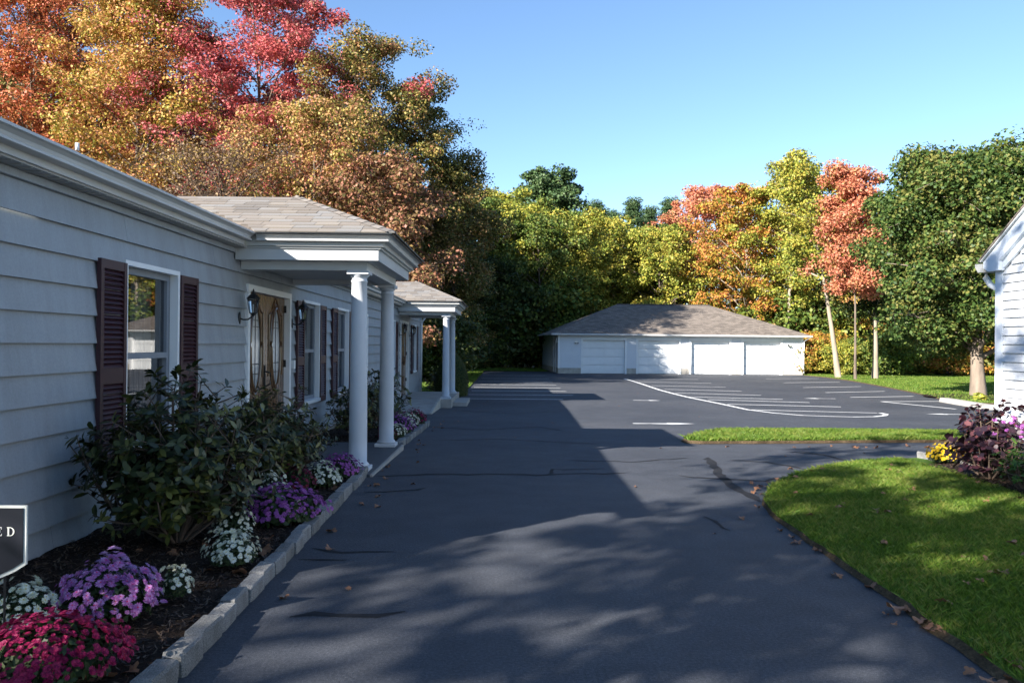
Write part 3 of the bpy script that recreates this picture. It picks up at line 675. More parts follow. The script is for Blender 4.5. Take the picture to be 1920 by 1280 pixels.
# ================================================================== garage
Gq = empty('garage', (3.37, 50.0, -.29), 'low white four-door garage with brown hip roof', 'garage'); Gq.rotation_euler = (0, 0, R(3.5))
GW, GD, GH = 16.05, 9.4, 2.52
DX = [(1.59, 4.29), (5.16, 7.84), (8.63, 11.18), (12.08, 14.57)]; DH = 2.15
def lb(mb_, name, mat, parent=None, **k): return mb_.build(name, mat, parent or Gq, world=False, **k)
edges = [0]+[x for d in DX for x in (d[0]-.13, d[1]+.13)]+[GW]
mb = MB()
for a, b in zip(edges[0::2], edges[1::2]):
    z = .36; mb = MB()
    while z < GH-.02:
        t = min(.127, GH-z); mb.prism_x([(-.022, z), (0.0, z), (.0, z+t+.004), (-.004, z+t+.004)][::-1], a, b); z += .127
    lb(mb, 'clapboards', MT['vinyl'])['kind'] = 'stuff'
mb = MB()
for a, b in zip(edges[0::2], edges[1::2]): mb.box(a, b, -.01, .1, 0, .358)
mb.box(-.01, .1, .1, GD, 0, .358); lb(mb, 'foundation', MT['foundation'])
mb = MB(); z = .36
while z < GH-.02:
    mb.prism_y([(-.022, z), (0, z), (0, z+.131), (-.004, z+.131)], .12, 1.25); mb.prism_y([(-.022, z), (0, z), (0, z+.131), (-.004, z+.131)], 2.25, GD); z += .127
lb(mb, 'clapboards', MT['vinyl'])['kind'] = 'stuff'
mb = MB(); mb.box(.02, .2, .02, GD, 0, GH); mb.box(GW-.2, GW, .02, GD, 0, GH); mb.box(.2, GW-.2, GD-.2, GD, 0, GH); mb.box(.2, GW-.2, .25, .35, 0, GH)
for a, b in zip(edges[0::2], edges[1::2]): mb.box(max(a, .2), min(b, GW-.2), .02, .25, 0, GH)
lb(mb, 'wall', MT['vinyl'])
mb = MB(); mb.box(0, GW, -.02, .2, DH+.13, GH); lb(mb, 'header', MT['vinyl'])
mb = MB(); mb.box(-.03, .09, -.03, .0, .34, GH); mb.box(-.03, -.0, .0, .11, .34, GH); lb(mb, 'corner_board', MT['white'])
mb = MB(); mb.box(GW-.1, GW+.03, -.03, .0, .34, GH); lb(mb, 'corner_board', MT['white'])
for a, b in DX:
    mb = MB(); mb.box(a-.13, a, -.035, .2, 0, DH+.13); mb.box(b, b+.13, -.035, .2, 0, DH+.13); mb.box(a, b, -.035, .2, DH, DH+.13); f = lb(mb, 'garage_door', MT['white'])
    for i in range(4):
        z0 = i*DH/4; mb = MB(); mb.box(a+.003, b-.003, .19, .23, z0+.014, z0+DH/4-.006); n = 4
        for j in range(n):
            x0 = a+(b-a)*j/n+.07; x1 = a+(b-a)*(j+1)/n-.07; mb.box(x0, x1, .178, .191, z0+.09, z0+DH/4-.08)
        lb(mb, 'door_panel', MT['white'], f, bevel=.004)
gz0 = GH+.03; ov = .42; rise = (GD/2+ov)*.42
c = [(-ov, -ov), (GW+ov, -ov), (GW+ov, GD+ov), (-ov, GD+ov)]; r0, r1 = (GD/2, GD/2), (GW-GD/2, GD/2)
P3 = lambda p, z: (p[0], p[1], z)
roof_planes('roof', [[P3(c[0], gz0), P3(c[1], gz0), P3(r1, gz0+rise), P3(r0, gz0+rise)], [P3(c[3], gz0), P3(c[2], gz0), P3(r1, gz0+rise), P3(r0, gz0+rise)], [P3(c[0], gz0), P3(c[3], gz0), P3(r0, gz0+rise)], [P3(c[1], gz0), P3(c[2], gz0), P3(r1, gz0+rise)]], MT['shinglefar'], Gq, .03, False)
mb = MB(); mb.tube([(*r0, gz0+rise+.012), (*r1, gz0+rise+.012)], .05, 6); lb(mb, 'ridge_cap', MT['shinglefar'])
mb = MB(); mb.box(-ov+.02, GW+ov-.02, -ov+.02, GD+ov-.02, gz0-.05, gz0-.032); lb(mb, 'soffit', MT['white'])
mb = MB(); mb.box(-ov-.02, GW+ov+.02, -ov-.09, -ov+.015, gz0-.11, gz0+.0); mb.box(-ov-.09, -ov+.015, -ov+.015, GD+ov, gz0-.11, gz0+.0); lb(mb, 'gutter', MT['gutter'], bevel=.02)
mb = MB(); mb.tube([(GW+.3, -.45, gz0-.1), (GW+.05, -.08, gz0-.35), (GW+.05, -.08, .1)], .04, 8); lb(mb, 'downspout', MT['white'], smooth=True)
mb = MB(); mb.box(-.04, .03, 1.25, 1.33, .02, 2.2); mb.box(-.04, .03, 2.17, 2.25, .02, 2.2); mb.box(-.04, .03, 1.33, 2.17, 2.12, 2.2); sd = lb(mb, 'side_door', MT['white'])
mb = MB(); mb.box(-.01, .02, 1.33, 2.17, .02, 2.12); lb(mb, 'door_leaf', MT['trim'], sd)
for x, z in ((1.15, 2.0), (15.1, 1.93)):
    mb = MB(); mb.box(x-.1, x+.1, -.06, -.022, z-.06, z+.06); mb.tube([(x-.06, -.06, z-.02), (x-.08, -.17, z-.06)], [.035, .055], 8); mb.tube([(x+.06, -.06, z-.02), (x+.08, -.17, z-.06)], [.035, .055], 8); lb(mb, 'flood_lamp', MT['steel'])
mb = MB(); mb.box(-.10, -.022, .45, .75, 1.95, 2.3); lb(mb, 'meter_box', MT['white'])

# ================================================================== vegetation
def np_mesh(name, V, F, mats, mi=None, smooth=False):
    me = bpy.data.meshes.new(name); V = np.asarray(V, dtype=np.float32); nf = len(F); k = F.shape[1]
    me.vertices.add(len(V)); me.vertices.foreach_set('co', V.ravel())
    me.loops.add(nf*k); me.loops.foreach_set('vertex_index', F.astype(np.int32).ravel())
    me.polygons.add(nf); me.polygons.foreach_set('loop_start', np.arange(0, nf*k, k, dtype=np.int32)); me.polygons.foreach_set('loop_total', np.full(nf, k, dtype=np.int32))
    for m in mats: me.materials.append(m)
    if mi is not None: me.polygons.foreach_set('material_index', mi.astype(np.int32))
    me.update(calc_edges=True); return me
def leaf_cloud(P, NRM, size, rng, aspect=.62, shape=4, fold=.25):
    """one small folded leaf (4 corners) at each point, facing roughly along NRM"""
    n = len(P); a = rng.normal(size=(n, 3)); a -= (a*NRM).sum(1)[:, None]*NRM; a /= np.linalg.norm(a, axis=1)[:, None]+1e-9
    b = np.cross(NRM, a); s = size*rng.uniform(.65, 1.3, n)[:, None]
    tip, base = P+a*s*.5, P-a*s*.5; dr = -NRM*s*fold*.4
    l, r = P+b*s*aspect*.5+dr, P-b*s*aspect*.5+dr
    V = np.stack([base, r, tip, l], 1).reshape(-1, 3); F = np.arange(n*4).reshape(n, 4); return V, F
def unit(v): return v/(np.linalg.norm(v, axis=-1, keepdims=True)+1e-9)

def make_tree(seed, H, cr, base, lean=(0, 0), n_limb=18, leaf=.16, n_leaf=24000, trunk_r=.18, form='round', clump=.75, bare=0.0, spread=1.0):
    """trunk mesh with limbs and twigs; crown mesh of leaf-sized faces grouped in clumps at the branch ends"""
    rng = np.random.default_rng(seed); mb = MB(); tips = []
    tp = [Vector((lean[0]*t**1.2*H+.12*math.sin(seed+t*5)*t, lean[1]*t*t*H+.12*math.cos(seed*2+t*4)*t, H*.93*t)) for t in np.linspace(0, 1, 9)]
    mb.tube([tp[0]-Vector((0, 0, .3))]+tp, [trunk_r*1.35]+[trunk_r*(1.15 if i == 0 else 1-.9*(i/8)**.9) for i in range(9)], 9)
    def trunk_at(z):
        t = min(max(z/(H*.93), 0), 1)*8; i = min(int(t), 7); return tp[i].lerp(tp[i+1], t-i)
    def prof(t):
        if form == 'round': return math.sqrt(max(0.02, 1-(2*t-.85)**2/1.35))
        if form == 'tall': return .45+.55*math.sin(math.pi*min(1, t*.95+.08))
        if form == 'cone': return max(.08, 1-t)**.8
        if form == 'pine': return max(.12, 1-t*.9)*(.75+.25*math.sin(t*19))
        return 1
    for k in range(n_limb):
        t = ((k+.5)/n_limb)**.9; z0 = base+(H-base)*t; ang = k*2.399+rng.uniform(-.3, .3); ln = cr*prof(t)*rng.uniform(.75, 1.12)
        rise = (.55 if form in ('round', 'tall') else .08)*ln*(.6+.9*t)
        st = trunk_at(z0-rise*.75 if form != 'pine' else z0); e = Vector((trunk_at(z0).x+math.cos(ang)*ln, trunk_at(z0).y+math.sin(ang)*ln, min(z0+rise*.35, H)))
        mid = st.lerp(e, .5)+Vector((rng.uniform(-.2, .2), rng.uniform(-.2, .2), (.12 if form != 'pine' else -.05)*ln))
        r0 = trunk_r*.42*(1-.6*t); mb.tube([st, st.lerp(mid, .6)+Vector((0, 0, .03)), mid, mid.lerp(e, .55), e], [r0, r0*.8, r0*.6, r0*.35, r0*.12], 5, cap=False)
        for q in np.linspace(.35, 1.0, 5):
            c = st.lerp(mid, q*2) if q < .5 else mid.lerp(e, q*2-1)
            for _ in range(2 if form != 'pine' else 1):
                d = Vector((rng.normal(), rng.normal(), rng.normal()*.55+.15))*ln*.24*spread; tips.append((c+d, q)); 
                mb.tube([c, c+d*.55+Vector((0, 0, .03)), c+d], [r0*.28, r0*.18, .006], 3, cap=False)
        tips.append((e, 1))
    tips.append((tp[-1]+Vector((0, 0, H*.04)), 1))
    C = np.array([list(p) for p, q in tips]); C = C[C[:, 2] > base*.75]
    per = rng.multinomial(n_leaf, rng.dirichlet(np.full(len(C), 2.2))); idx = np.repeat(np.arange(len(C)), per); n = len(idx)
    D = unit(rng.normal(size=(n, 3))); rad = rng.uniform(.15, 1, n)**.5
    S = clump*rng.uniform(.65, 1.35, len(C))[idx][:, None]*np.array([[1, 1, .62 if form != 'pine' else .4]])
    P = C[idx]+D*rad[:, None]*S
    nr = unit(D*.6+np.array([[0, 0, .55]])+rng.normal(size=(n, 3))*.55)
    V, F = leaf_cloud(P, nr, leaf, rng, .7 if form != 'pine' else .3)
    return mb, V, F
def tree(name, loc, label, cat, mesh, leafmat, bark, group=None, rz=0, sc=1.0):
    tm, cm = mesh; root = empty(name, loc, label, cat, group); root.rotation_euler = (0, 0, rz); root.scale = (sc, sc, sc) if not hasattr(sc, '__len__') else sc
    for nm, me, mat in (('trunk', tm, bark), ('crown', cm, leafmat)):
        o = bpy.data.objects.new(nm, me); COL.objects.link(o); o.parent = root; o.material_slots[0].link = 'OBJECT'; o.material_slots[0].material = mat
    return root
def proto(**k):
    mb, V, F = make_tree(**k); return mb.mesh('trunk', MT['bark'], True), np_mesh('crown', V, F, [LM['green']])
def own(name, u, Y, label, leafm, bark='bark', dx=0, **k):
    """a tree of its own, standing Y metres out in the direction seen at picture column u"""
    d = ray(u, 650); X = d.x/d.y*Y+dx
    return tree(name, (X, Y, zg(Y)-.05), label, 'tree', proto(**k), LM[leafm], MT[bark])

own('maple_tree', 60, 45, 'red and orange tree at the far left, behind the grey roof', 'redorange', seed=1, H=22.5, cr=6.0, base=8.0, n_leaf=85000, leaf=.165, n_limb=34, trunk_r=.28, clump=1.0)
own('maple_tree', 255, 41, 'golden orange tree behind the grey roof, left of the red tree', 'gold', seed=2, H=20.6, cr=4.2, base=4.0, n_leaf=82000, leaf=.15, n_limb=38, form='tall', trunk_r=.25, clump=.9)
own('maple_tree', 480, 42, 'tall crimson red tree behind the first porch roof', 'red', seed=3, H=20.6, cr=5.6, base=7, n_leaf=84000, leaf=.15, n_limb=32, trunk_r=.25)
own('bare_tree', 415, 33, 'half bare brown twiggy tree just above the first porch roof', 'brown', 'twig', seed=4, H=9.9, cr=4.2, base=2.2, n_leaf=24000, leaf=.10, n_limb=80, clump=.5, trunk_r=.2)
own('oak_tree', 585, 36, 'yellow and brown tree in front of the crimson tree', 'goldbrown', seed=5, H=12.5, cr=3.7, base=2.4, n_leaf=52000, leaf=.13, n_limb=32)
own('oak_tree', 675, 40, 'tall yellow-topped tree right of the crimson tree', 'olivegold', seed=6, H=17.2, cr=3.6, base=5.5, n_leaf=46000, leaf=.14, n_limb=30, form='tall')
own('oak_tree', 778, 43, 'dark olive tree stepping down towards the sky', 'olive', seed=7, H=16.0, cr=3.5, base=3.2, n_leaf=50000, leaf=.145, n_limb=28)
own('oak_tree', 852, 45, 'dull olive tree at the right end of the left wood, lower than its neighbour', 'olive', seed=8, H=12.2, cr=2.4, base=1.8, n_leaf=36000, leaf=.15, n_limb=24, form='tall')
own('oak_tree', 705, 34, 'low russet tree above the second porch', 'maroon', seed=9, H=9.6, cr=2.9, base=1.6, n_leaf=28000, leaf=.15, n_limb=22)
own('pine_tree', 1030, 76, 'tall dark pine rising above the wood left of the garage', 'pine', seed=10, H=18.4, cr=3.7, base=7, n_leaf=36000, leaf=.3, n_limb=34, form='tall', clump=.85)
own('maple_tree', 1835, 29.2, 'big dense green maple beside the right house', 'maple', 'bark_mid', seed=11, H=8.9, cr=3.35, base=1.9, n_leaf=130000, leaf=.14, n_limb=46, trunk_r=.27, lean=(-.05, 0), clump=.85)
own('birch_tree', 1572, 46, 'pale leaning trunk with yellow-green crown right of the garage', 'yellowgreen', 'bark_pale', seed=12, H=12.6, cr=2.3, base=5.6, n_leaf=15000, leaf=.16, n_limb=18, trunk_r=.17, lean=(-.17, 0), form='tall')
own('maple_tree', 1604, 43.5, 'salmon red tree right of the garage', 'salmon', 'bark', seed=13, H=11.9, cr=1.75, base=4.6, n_leaf=24000, leaf=.15, n_limb=26, form='tall', trunk_r=.08, clump=.62, lean=(-.02, 0))
own('birch_tree', 1641, 45, 'pale straight trunk between the salmon tree and the maple', 'greendark', 'bark_pale', seed=14, H=8.5, cr=2.2, base=3.4, n_leaf=14000, leaf=.16, n_limb=14, trunk_r=.18)
own('maple_tree', 1400, 62, 'wide orange and yellow tree behind the garage roof', 'orangeyellow', 'bark_pale', seed=15, H=14.3, cr=4.6, base=3, n_leaf=36000, leaf=.2, n_limb=28)
own('maple_tree', 1480, 58, 'tall yellow-green tree behind the right end of the garage', 'yellowgreen', 'bark_pale', seed=16, H=15.6, cr=3.0, base=5, n_leaf=24000, leaf=.19, n_limb=24, form='tall')
own('maple_tree', 1318, 72, 'pink-topped orange tree behind the garage ridge', 'salmon', seed=17, H=16.2, cr=4.2, base=6, n_leaf=26000, leaf=.22, n_limb=22)
own('maple_tree', 1235, 66, 'pale yellow-green vine-hung tree behind the garage ridge', 'yellowgreen', seed=18, H=11.5, cr=4.4, base=1.5, n_leaf=34000, leaf=.2, n_limb=28)

PR = {'round': [proto(seed=31+i, H=13.0, cr=3.9, base=2.2, n_leaf=20000, leaf=.22, n_limb=26) for i in range(3)],
      'tall': [proto(seed=41+i, H=14.0, cr=3.2, base=3.0, n_leaf=18000, leaf=.22, n_limb=26, form='tall') for i in range(2)],
      'pine': [proto(seed=51+i, H=16.0, cr=3.3, base=5.0, n_leaf=15000, leaf=.28, n_limb=36, form='pine', clump=.8) for i in range(2)],
      'bush': [proto(seed=61+i, H=2.6, cr=1.7, base=.3, n_leaf=9000, leaf=.15, n_limb=18, trunk_r=.06, clump=.5) for i in range(3)]}
CW = {'green': 'mid green', 'yellowgreen': 'yellow-green', 'olive': 'dull olive', 'gold': 'golden', 'orangeyellow': 'orange-yellow', 'greendark': 'dark green', 'red': 'crimson', 'redorange': 'red-orange', 'maroon': 'russet', 'goldbrown': 'yellow-brown', 'pine': 'dark'}
def fill(form, u, Y, sc, leafm, name, label, group, dx=0, bark='bark'):
    label = CW[leafm]+' '+label
    rnd = random.Random(int(u*7+Y*13)); d = ray(u, 650)
    return tree(name, (d.x/d.y*Y+dx, Y, zg(Y)-.1), label, 'tree' if form != 'bush' else 'bush', rnd.choice(PR[form]), LM[leafm], MT[bark], group, rnd.uniform(0, 6.28), sc*rnd.uniform(.94, 1.06))
WL = 'tree in the wood behind the garage'; WG = 'trees of the wood behind the garage'
for u, Y, s, l, f in [(905,64,1.05,'green','round'),(935,70,1.12,'yellowgreen','tall'),(975,66,1.08,'yellowgreen','round'),(1010,62,.9,'green','round'),(1050,70,1.05,'green','round'),
                      (1085,64,.86,'yellowgreen','tall'),(1110,74,1.02,'olive','round'),(1150,70,.95,'yellowgreen','round'),(1190,72,.98,'green','round'),(1225,78,1.0,'green','tall'),(1270,74,.98,'olive','round'),
                      (1370,76,1.05,'gold','round'),(1440,72,1.05,'orangeyellow','round'),(1530,64,1.0,'yellowgreen','round'),(1620,60,.92,'yellowgreen','tall'),(1690,56,.9,'gold','tall'),(1760,58,.85,'green','round'),(1840,56,.8,'green','round'),(1910,52,.8,'olive','round'),(1990,50,.9,'green','round'),
                      (860,66,1.0,'greendark','round'),(820,60,.95,'greendark','round'),(890,58,.72,'greendark','round'),(940,60,.62,'greendark','round'),(1000,70,1.0,'green','tall')]:
    fill(f, u, Y, s, l, 'woodland_tree', WL, WG)
for u, Y, s in [(1120,86,1.16),(1150,90,1.12),(1182,88,1.15),(1212,92,1.14),(1250,90,1.12),(1280,92,1.1),(985,84,1.05),(1075,88,1.1)]:
    fill('pine', u, Y, s, 'pine', 'pine_tree', 'pine top far off, showing over the wood behind the garage', 'far pines')
LL = 'background tree deep in the wood behind the grey building'; LG = 'trees deep in the left wood'
for u, Y, s, l in [(150,54,1.5,'olive'),(330,52,1.45,'red'),(400,56,1.45,'redorange'),(560,52,1.3,'maroon'),(620,56,1.1,'olive'),(720,54,1.05,'olive'),(790,56,.9,'maroon'),(20,58,1.6,'goldbrown'),(230,58,1.5,'olive'),(480,60,1.1,'goldbrown'),(640,48,.85,'greendark'),(750,47,.75,'greendark'),(830,52,.75,'greendark')]:
    fill('round', u, Y, s, l, 'woodland_tree', LL, LG)
for i in range(12):
    fill('bush', 1490+i*24, 60+(i*37 % 8), 2.2+.1*(i % 4), ['green', 'yellowgreen', 'olive', 'orangeyellow'][i % 4], 'woodland_bush', 'tall bush in the wood right of the garage', 'tall bushes right of the garage')
BLb = 'dense bush at the edge of the wood'; BG = 'bushes along the edge of the wood'
rnd = random.Random(5)
for i in range(46):
    u = 780+i*5.6+rnd.uniform(-5, 5) if i < 22 else 1500+(i-22)*21+rnd.uniform(-8, 8)
    Y = rnd.uniform(55, 60) if i < 22 else rnd.uniform(50, 56)
    fill('bush', u, Y, rnd.uniform(.9, 1.6) if i < 22 else rnd.uniform(.8, 1.3), rnd.choice(['greendark', 'greendark', 'green', 'olive']) if i < 22 else rnd.choice(['yellowgreen', 'green', 'orangeyellow', 'yellowgreen']), 'woodland_bush', BLb, BG)
for i in range(14):
    fill('bush', 880+i*11+rnd.uniform(-4, 4), rnd.uniform(61, 66), rnd.uniform(1.9, 2.6), rnd.choice(['green', 'greendark', 'green', 'olive']), 'woodland_bush', 'tall thicket bush at the wood edge left of the garage', 'thicket left of the garage')
for i in range(16):
    fill('bush', 560+i*22+rnd.uniform(-8, 8), rnd.uniform(36, 44), rnd.uniform(.9, 1.5), rnd.choice(['greendark', 'olive', 'greendark']), 'woodland_bush', 'bush under the trees behind the second porch', 'bushes behind the second porch', dx=-1.5)
# trees behind and to the left of the viewer, whose shade falls on the drive and lawn
SP = [proto(seed=71+i, H=13.0, cr=4.2, base=4.0, n_leaf=4200, leaf=.24, n_limb=13, form='tall', clump=.55, spread=1.25) for i in range(3)]
for i, (x, y, s) in enumerate([(-12.6, -6.8, .78), (-9.2, -5.6, .74), (-6.0, -3.4, .62), (-9.8, -11.5, .8), (-4.6, -.9, .86)]):
    tree('shade_tree', (x, y, 0), 'yard tree behind the viewer, its shade dappling the drive and lawn', 'tree', SP[i % 3], LM['yellowgreen'], MT['bark'], 'yard trees behind the viewer', i*1.3, s)

# ------------------------------------------------------------------ shrubs with stems and whorls of leaves
def shrub(name, loc, label, seed, wx, wy, h, leafm, n_stem=26, leaf=.085, aspect=.38, whorl=7, tips_per=7, cat='shrub', skirt=.15, light=None, group=None):
    rng = np.random.default_rng(seed); root = empty(name, loc, label, cat, group); mb = MB(); T = []; DR = []
    for k in range(n_stem):
        a = k*2.399; rr = math.sqrt((k+.5)/n_stem); hz = h*(skirt+(1-skirt)*rng.uniform(.35, 1)*(1-.45*rr*rr))
        e = Vector((math.cos(a)*rr*wx*rng.uniform(.75, 1.08), math.sin(a)*rr*wy*rng.uniform(.75, 1.08), hz)); st = Vector((e.x*.12, e.y*.12, 0)); m = st.lerp(e, .5)+Vector((e.x*.12, e.y*.12, -.05*h))
        mb.tube([st, st.lerp(m, .6), m, m.lerp(e, .6), e], [.012, .011, .009, .006, .003], 5, cap=False)
        for q in range(tips_per):
            t = rng.uniform(.22, 1.0); c = st.lerp(m, t*2) if t < .5 else m.lerp(e, t*2-1)
            d = Vector((rng.normal(), rng.normal(), abs(rng.normal())*.7+.1)).normalized()*rng.uniform(.08, .24)*(h+.3); p = c+d
            if p.z < .04: p.z = .04+rng.uniform(0, .08)
            mb.tube([c, c.lerp(p, .6)+Vector((0, 0, -.01)), p], [.005, .004, .0025], 4, cap=False); T.append(p); DR.append((d+Vector((e.x, e.y, .35*h))).normalized())
        T.append(e); DR.append((e-m).normalized())
    T = np.array([list(p) for p in T]); DR = np.array([list(p) for p in DR]); n = len(T)*whorl
    idx = np.repeat(np.arange(len(T)), whorl); ax = DR[idx]; r = rng.normal(size=(n, 3)); r -= (r*ax).sum(1)[:, None]*ax; r = unit(r)
    out = unit(r+ax*rng.uniform(-.1, .9, n)[:, None]); nr = unit(ax*1.0-out*(ax*out).sum(1)[:, None]+rng.normal(size=(n, 3))*.15)
    s = leaf*rng.uniform(.6, 1.2, n)[:, None]; base = T[idx]-ax*rng.uniform(0, .05, n)[:, None]; side = np.cross(nr, out); dr = -nr*s*.12
    V = np.stack([base, base+out*s*.35-side*s*aspect*.45+dr*-.3, base+out*s*.75-side*s*aspect*.42, base+out*s+dr, base+out*s*.75+side*s*aspect*.42, base+out*s*.35+side*s*aspect*.45+dr*-.3], 1).reshape(-1, 3)
    F = np.arange(n*6).reshape(n, 6)
    st = bpy.data.objects.new('stems', mb.mesh('stems', MT['twig'], True)); COL.objects.link(st); st.parent = root
    lv = bpy.data.objects.new('leaves', np_mesh('leaves', V, F, [LM[leafm]])); COL.objects.link(lv); lv.parent = root
    return root
shrub('rhododendron', (-2.33, 5.6, .07), 'large loose rhododendron under the nearest window', 1, .66, .52, 1.14, 'rhodo', 60, .085, .42, 8, 13)
shrub('rhododendron', (-2.35, 7.9, .07), 'dark rhododendron before the near double door', 2, .52, .64, .95, 'rhodo', 54, .078, .4, 8, 13)
shrub('rhododendron', (-2.35, 8.55, .05), 'small dark rhododendron close to the first column', 12, .42, .35, .75, 'rhodo', 22, .07, .36, 7, 8)
shrub('rhododendron', (-2.35, 12.6, .02), 'dark rhododendron seen between the two near columns', 3, .55, .7, .98, 'rhodo', 28, .085, .4, 7, 9)
shrub('rhododendron', (-2.3, 14.6, -.03), 'dark rhododendron just before the concrete ramp', 4, .5, .8, 1.08, 'rhodo', 28, .085, .4, 7, 9)
shrub('rhododendron', (-2.4, 28.6, -.28), 'dark shrub at the far corner of the grey building', 5, .6, .7, 1.0, 'rhodo', 26, .09, .45, 7, 8)
# clipped teardrop evergreen
rng = np.random.default_rng(77); n = 26000; t = rng.uniform(0, 1, n); ang = rng.uniform(0, 2*math.pi, n); rr = .58*np.sqrt(np.clip(1-(t*1.0-.28)**2/.55, 0, 1))*(1-t**4)*rng.uniform(.86, 1.02, n)
P = np.stack([np.cos(ang)*rr, np.sin(ang)*rr, t*1.72], 1); nr = unit(np.stack([np.cos(ang), np.sin(ang), .35+0*t], 1)+rng.normal(size=(n, 3))*.35)
V, F = leaf_cloud(P, nr, .06, rng, .35); root = empty('clipped_evergreen', (-1.86, 27.3, -.29), 'clipped dark teardrop evergreen beyond the second porch columns', 'shrub')
o = bpy.data.objects.new('foliage', np_mesh('foliage', V, F, [LM['greendark']])); COL.objects.link(o); o.parent = root
mb = MB(); mb.tube([(0, 0, -.05), (0, 0, .5)], .05, 8); o = mb.build('trunk', MT['bark'], root, world=False)
# purple-leaved plant and its green neighbour by the right house
shrub('purple_leaf_plant', (5.36, 8.62, .05), 'dark purple-leaved bush at the corner of the right house', 21, .36, .42, .86, 'purple', 26, .085, .72, 6, 8)
gpn = shrub('flowering_plant', (5.28, 7.95, .05), 'green leafy plant with purple blossoms beside the purple bush', 22, .2, .26, .62, 'freshgreen', 14, .06, .4, 7, 7, 'plant')
for i in range(14):
    rr = random.Random(i); mb = MB(); x, y, z = rr.uniform(-.2, .16), rr.uniform(-.2, .3), rr.uniform(.5, .74)
    for k in range(9): mb.tube([(x, y, z), (x+rr.uniform(-.02, .02), y+rr.uniform(-.02, .02), z+rr.uniform(.0, .03))], [.004, .008], 4)
    mb.build('blossom', FM['purple'], gpn, world=False)
for i, (x, y) in enumerate([(16.2, 26.6), (17.0, 26.2), (18.3, 26.5), (19.0, 27.2)]):
    shrub('hosta', (x, y, -.24), 'small yellowing hosta in the mulch under the big maple', 90+i, .2, .2, .2, 'yellowgreen', 8, .16, .5, 5, 2, 'plant', group='hostas under the maple')

# ------------------------------------------------------------------ chrysanthemums
def mum(loc, r, h, cols, seed, label, nf=150, fr=.022, eye='eye', split=None):
    h *= .82; loc = (loc[0], loc[1], loc[2]+.03)
    rng = np.random.default_rng(seed); root = empty('chrysanthemum', loc, label, 'flowers')
    n = 1500; D = unit(rng.normal(size=(n, 3))); D[:, 2] = np.abs(D[:, 2]); q = rng.uniform(.45, .93, n)[:, None]; P = D*q*np.array([[r, r, h]]); P[:, 2] += .0
    V, F = leaf_cloud(P, unit(D+rng.normal(size=(n, 3))*.5), r*.16, rng, .5); o = bpy.data.objects.new('foliage', np_mesh('foliage', V, F, [LM['mumgreen']])); COL.objects.link(o); o.parent = root
    VV = []; FF = []; MI = []; pet = 13
    lump = rng.normal(size=(6, 3))
    for i in range(nf):
        zz = 1-(i+.5)/nf*.84; a = i*2.39996+rng.normal()*.12; s = math.sqrt(1-zz*zz); d = np.array([s*math.cos(a), s*math.sin(a), zz]); d /= np.linalg.norm(d)
        if rng.uniform() < .09: continue
        bl = 1+.16*math.sin(3*a+seed)*s+.07*float(np.sin(d@lump[0]*4))+rng.normal()*.055
        c = d*np.array([r, r, h])*bl; nn = unit(d*np.array([1/r, 1/r, 1/h])*r+rng.normal(size=3)*.28+np.array([0, 0, .25])); ax = np.cross(nn, [0.3, .9, .1]); ax /= np.linalg.norm(ax); bx = np.cross(nn, ax); R_ = fr*rng.choice([rng.uniform(.45, .8), rng.uniform(.8, 1.25)], p=[.25, .75])
        ci = 0 if not split else (1 if split(d) else 0)
        for ring, (rad, lift, inr) in enumerate(((1.0, .05, .0), (.68, .32, .05))):
            for k in range(pet):
                t = 2*math.pi*(k+.5*ring)/pet+rng.normal()*.05; w = math.pi/pet*1.05; b = len(VV); rr = R_*rad*rng.uniform(.86, 1.1)
                VV += [c+nn*R_*.02, c+(ax*math.cos(t-w)+bx*math.sin(t-w))*rr*.72+nn*R_*lift*.7, c+(ax*math.cos(t)+bx*math.sin(t))*rr+nn*R_*lift, c+(ax*math.cos(t+w)+bx*math.sin(t+w))*rr*.72+nn*R_*lift*.7]
                FF.append((b, b+1, b+2, b+3)); MI.append(ci)
        b = len(VV)
        for k in range(4): VV.append(c+(ax*math.cos(k*1.571)+bx*math.sin(k*1.571))*R_*.2+nn*R_*.36)
        FF.append((b, b+1, b+2, b+3)); MI.append(len(cols))
    o = bpy.data.objects.new('blossoms', np_mesh('blossoms', np.array(VV), np.array(FF), [FM[c] for c in cols]+[FM[eye]], np.array(MI))); COL.objects.link(o); o.parent = root; o['kind'] = 'stuff'
    return root
mum((-1.93, 3.33, .06), .29, .27, ['crimson'], 1, 'crimson chrysanthemum clump in the bottom left corner', 640, .018, 'crimson')
mum((-2.02, 4.02, .07), .25, .33, ['pink', 'lilac'], 2, 'pink and lilac chrysanthemum clump left of the kerb', 270, .024, 'pinkeye', split=lambda d: d[1] > .15)
mum((-2.30, 3.78, .07), .17, .27, ['white'], 3, 'white chrysanthemum below the dark sign', 110, .022)
mum((-1.80, 4.33, .07), .095, .20, ['white'], 4, 'smallest white chrysanthemum alone in the mulch', 48, .018)
mum((-1.72, 5.0, .07), .17, .22, ['white'], 5, 'white chrysanthemum beside the kerb in front of the large rhododendron', 150, .019)
mum((-1.98, 5.75, .07), .15, .25, ['white'], 6, 'white chrysanthemum half hidden by the large rhododendron', 90, .019)
mum((-1.79, 6.3, .06), .34, .30, ['purple'], 7, 'widest purple chrysanthemum clump midway along the near bed', 360, .023, 'purple')
mum((-1.66, 6.25, .06), .075, .18, ['white'], 8, 'tiny white chrysanthemum in front of the widest purple clump', 36, .018)
mum((-2.05, 6.95, .06), .16, .3, ['white'], 9, 'white chrysanthemum behind the widest purple clump', 90, .018)
mum((-2.0, 7.6, .05), .2, .26, ['darkred'], 10, 'dark red chrysanthemum behind the near kerb', 160, .018, 'darkred')
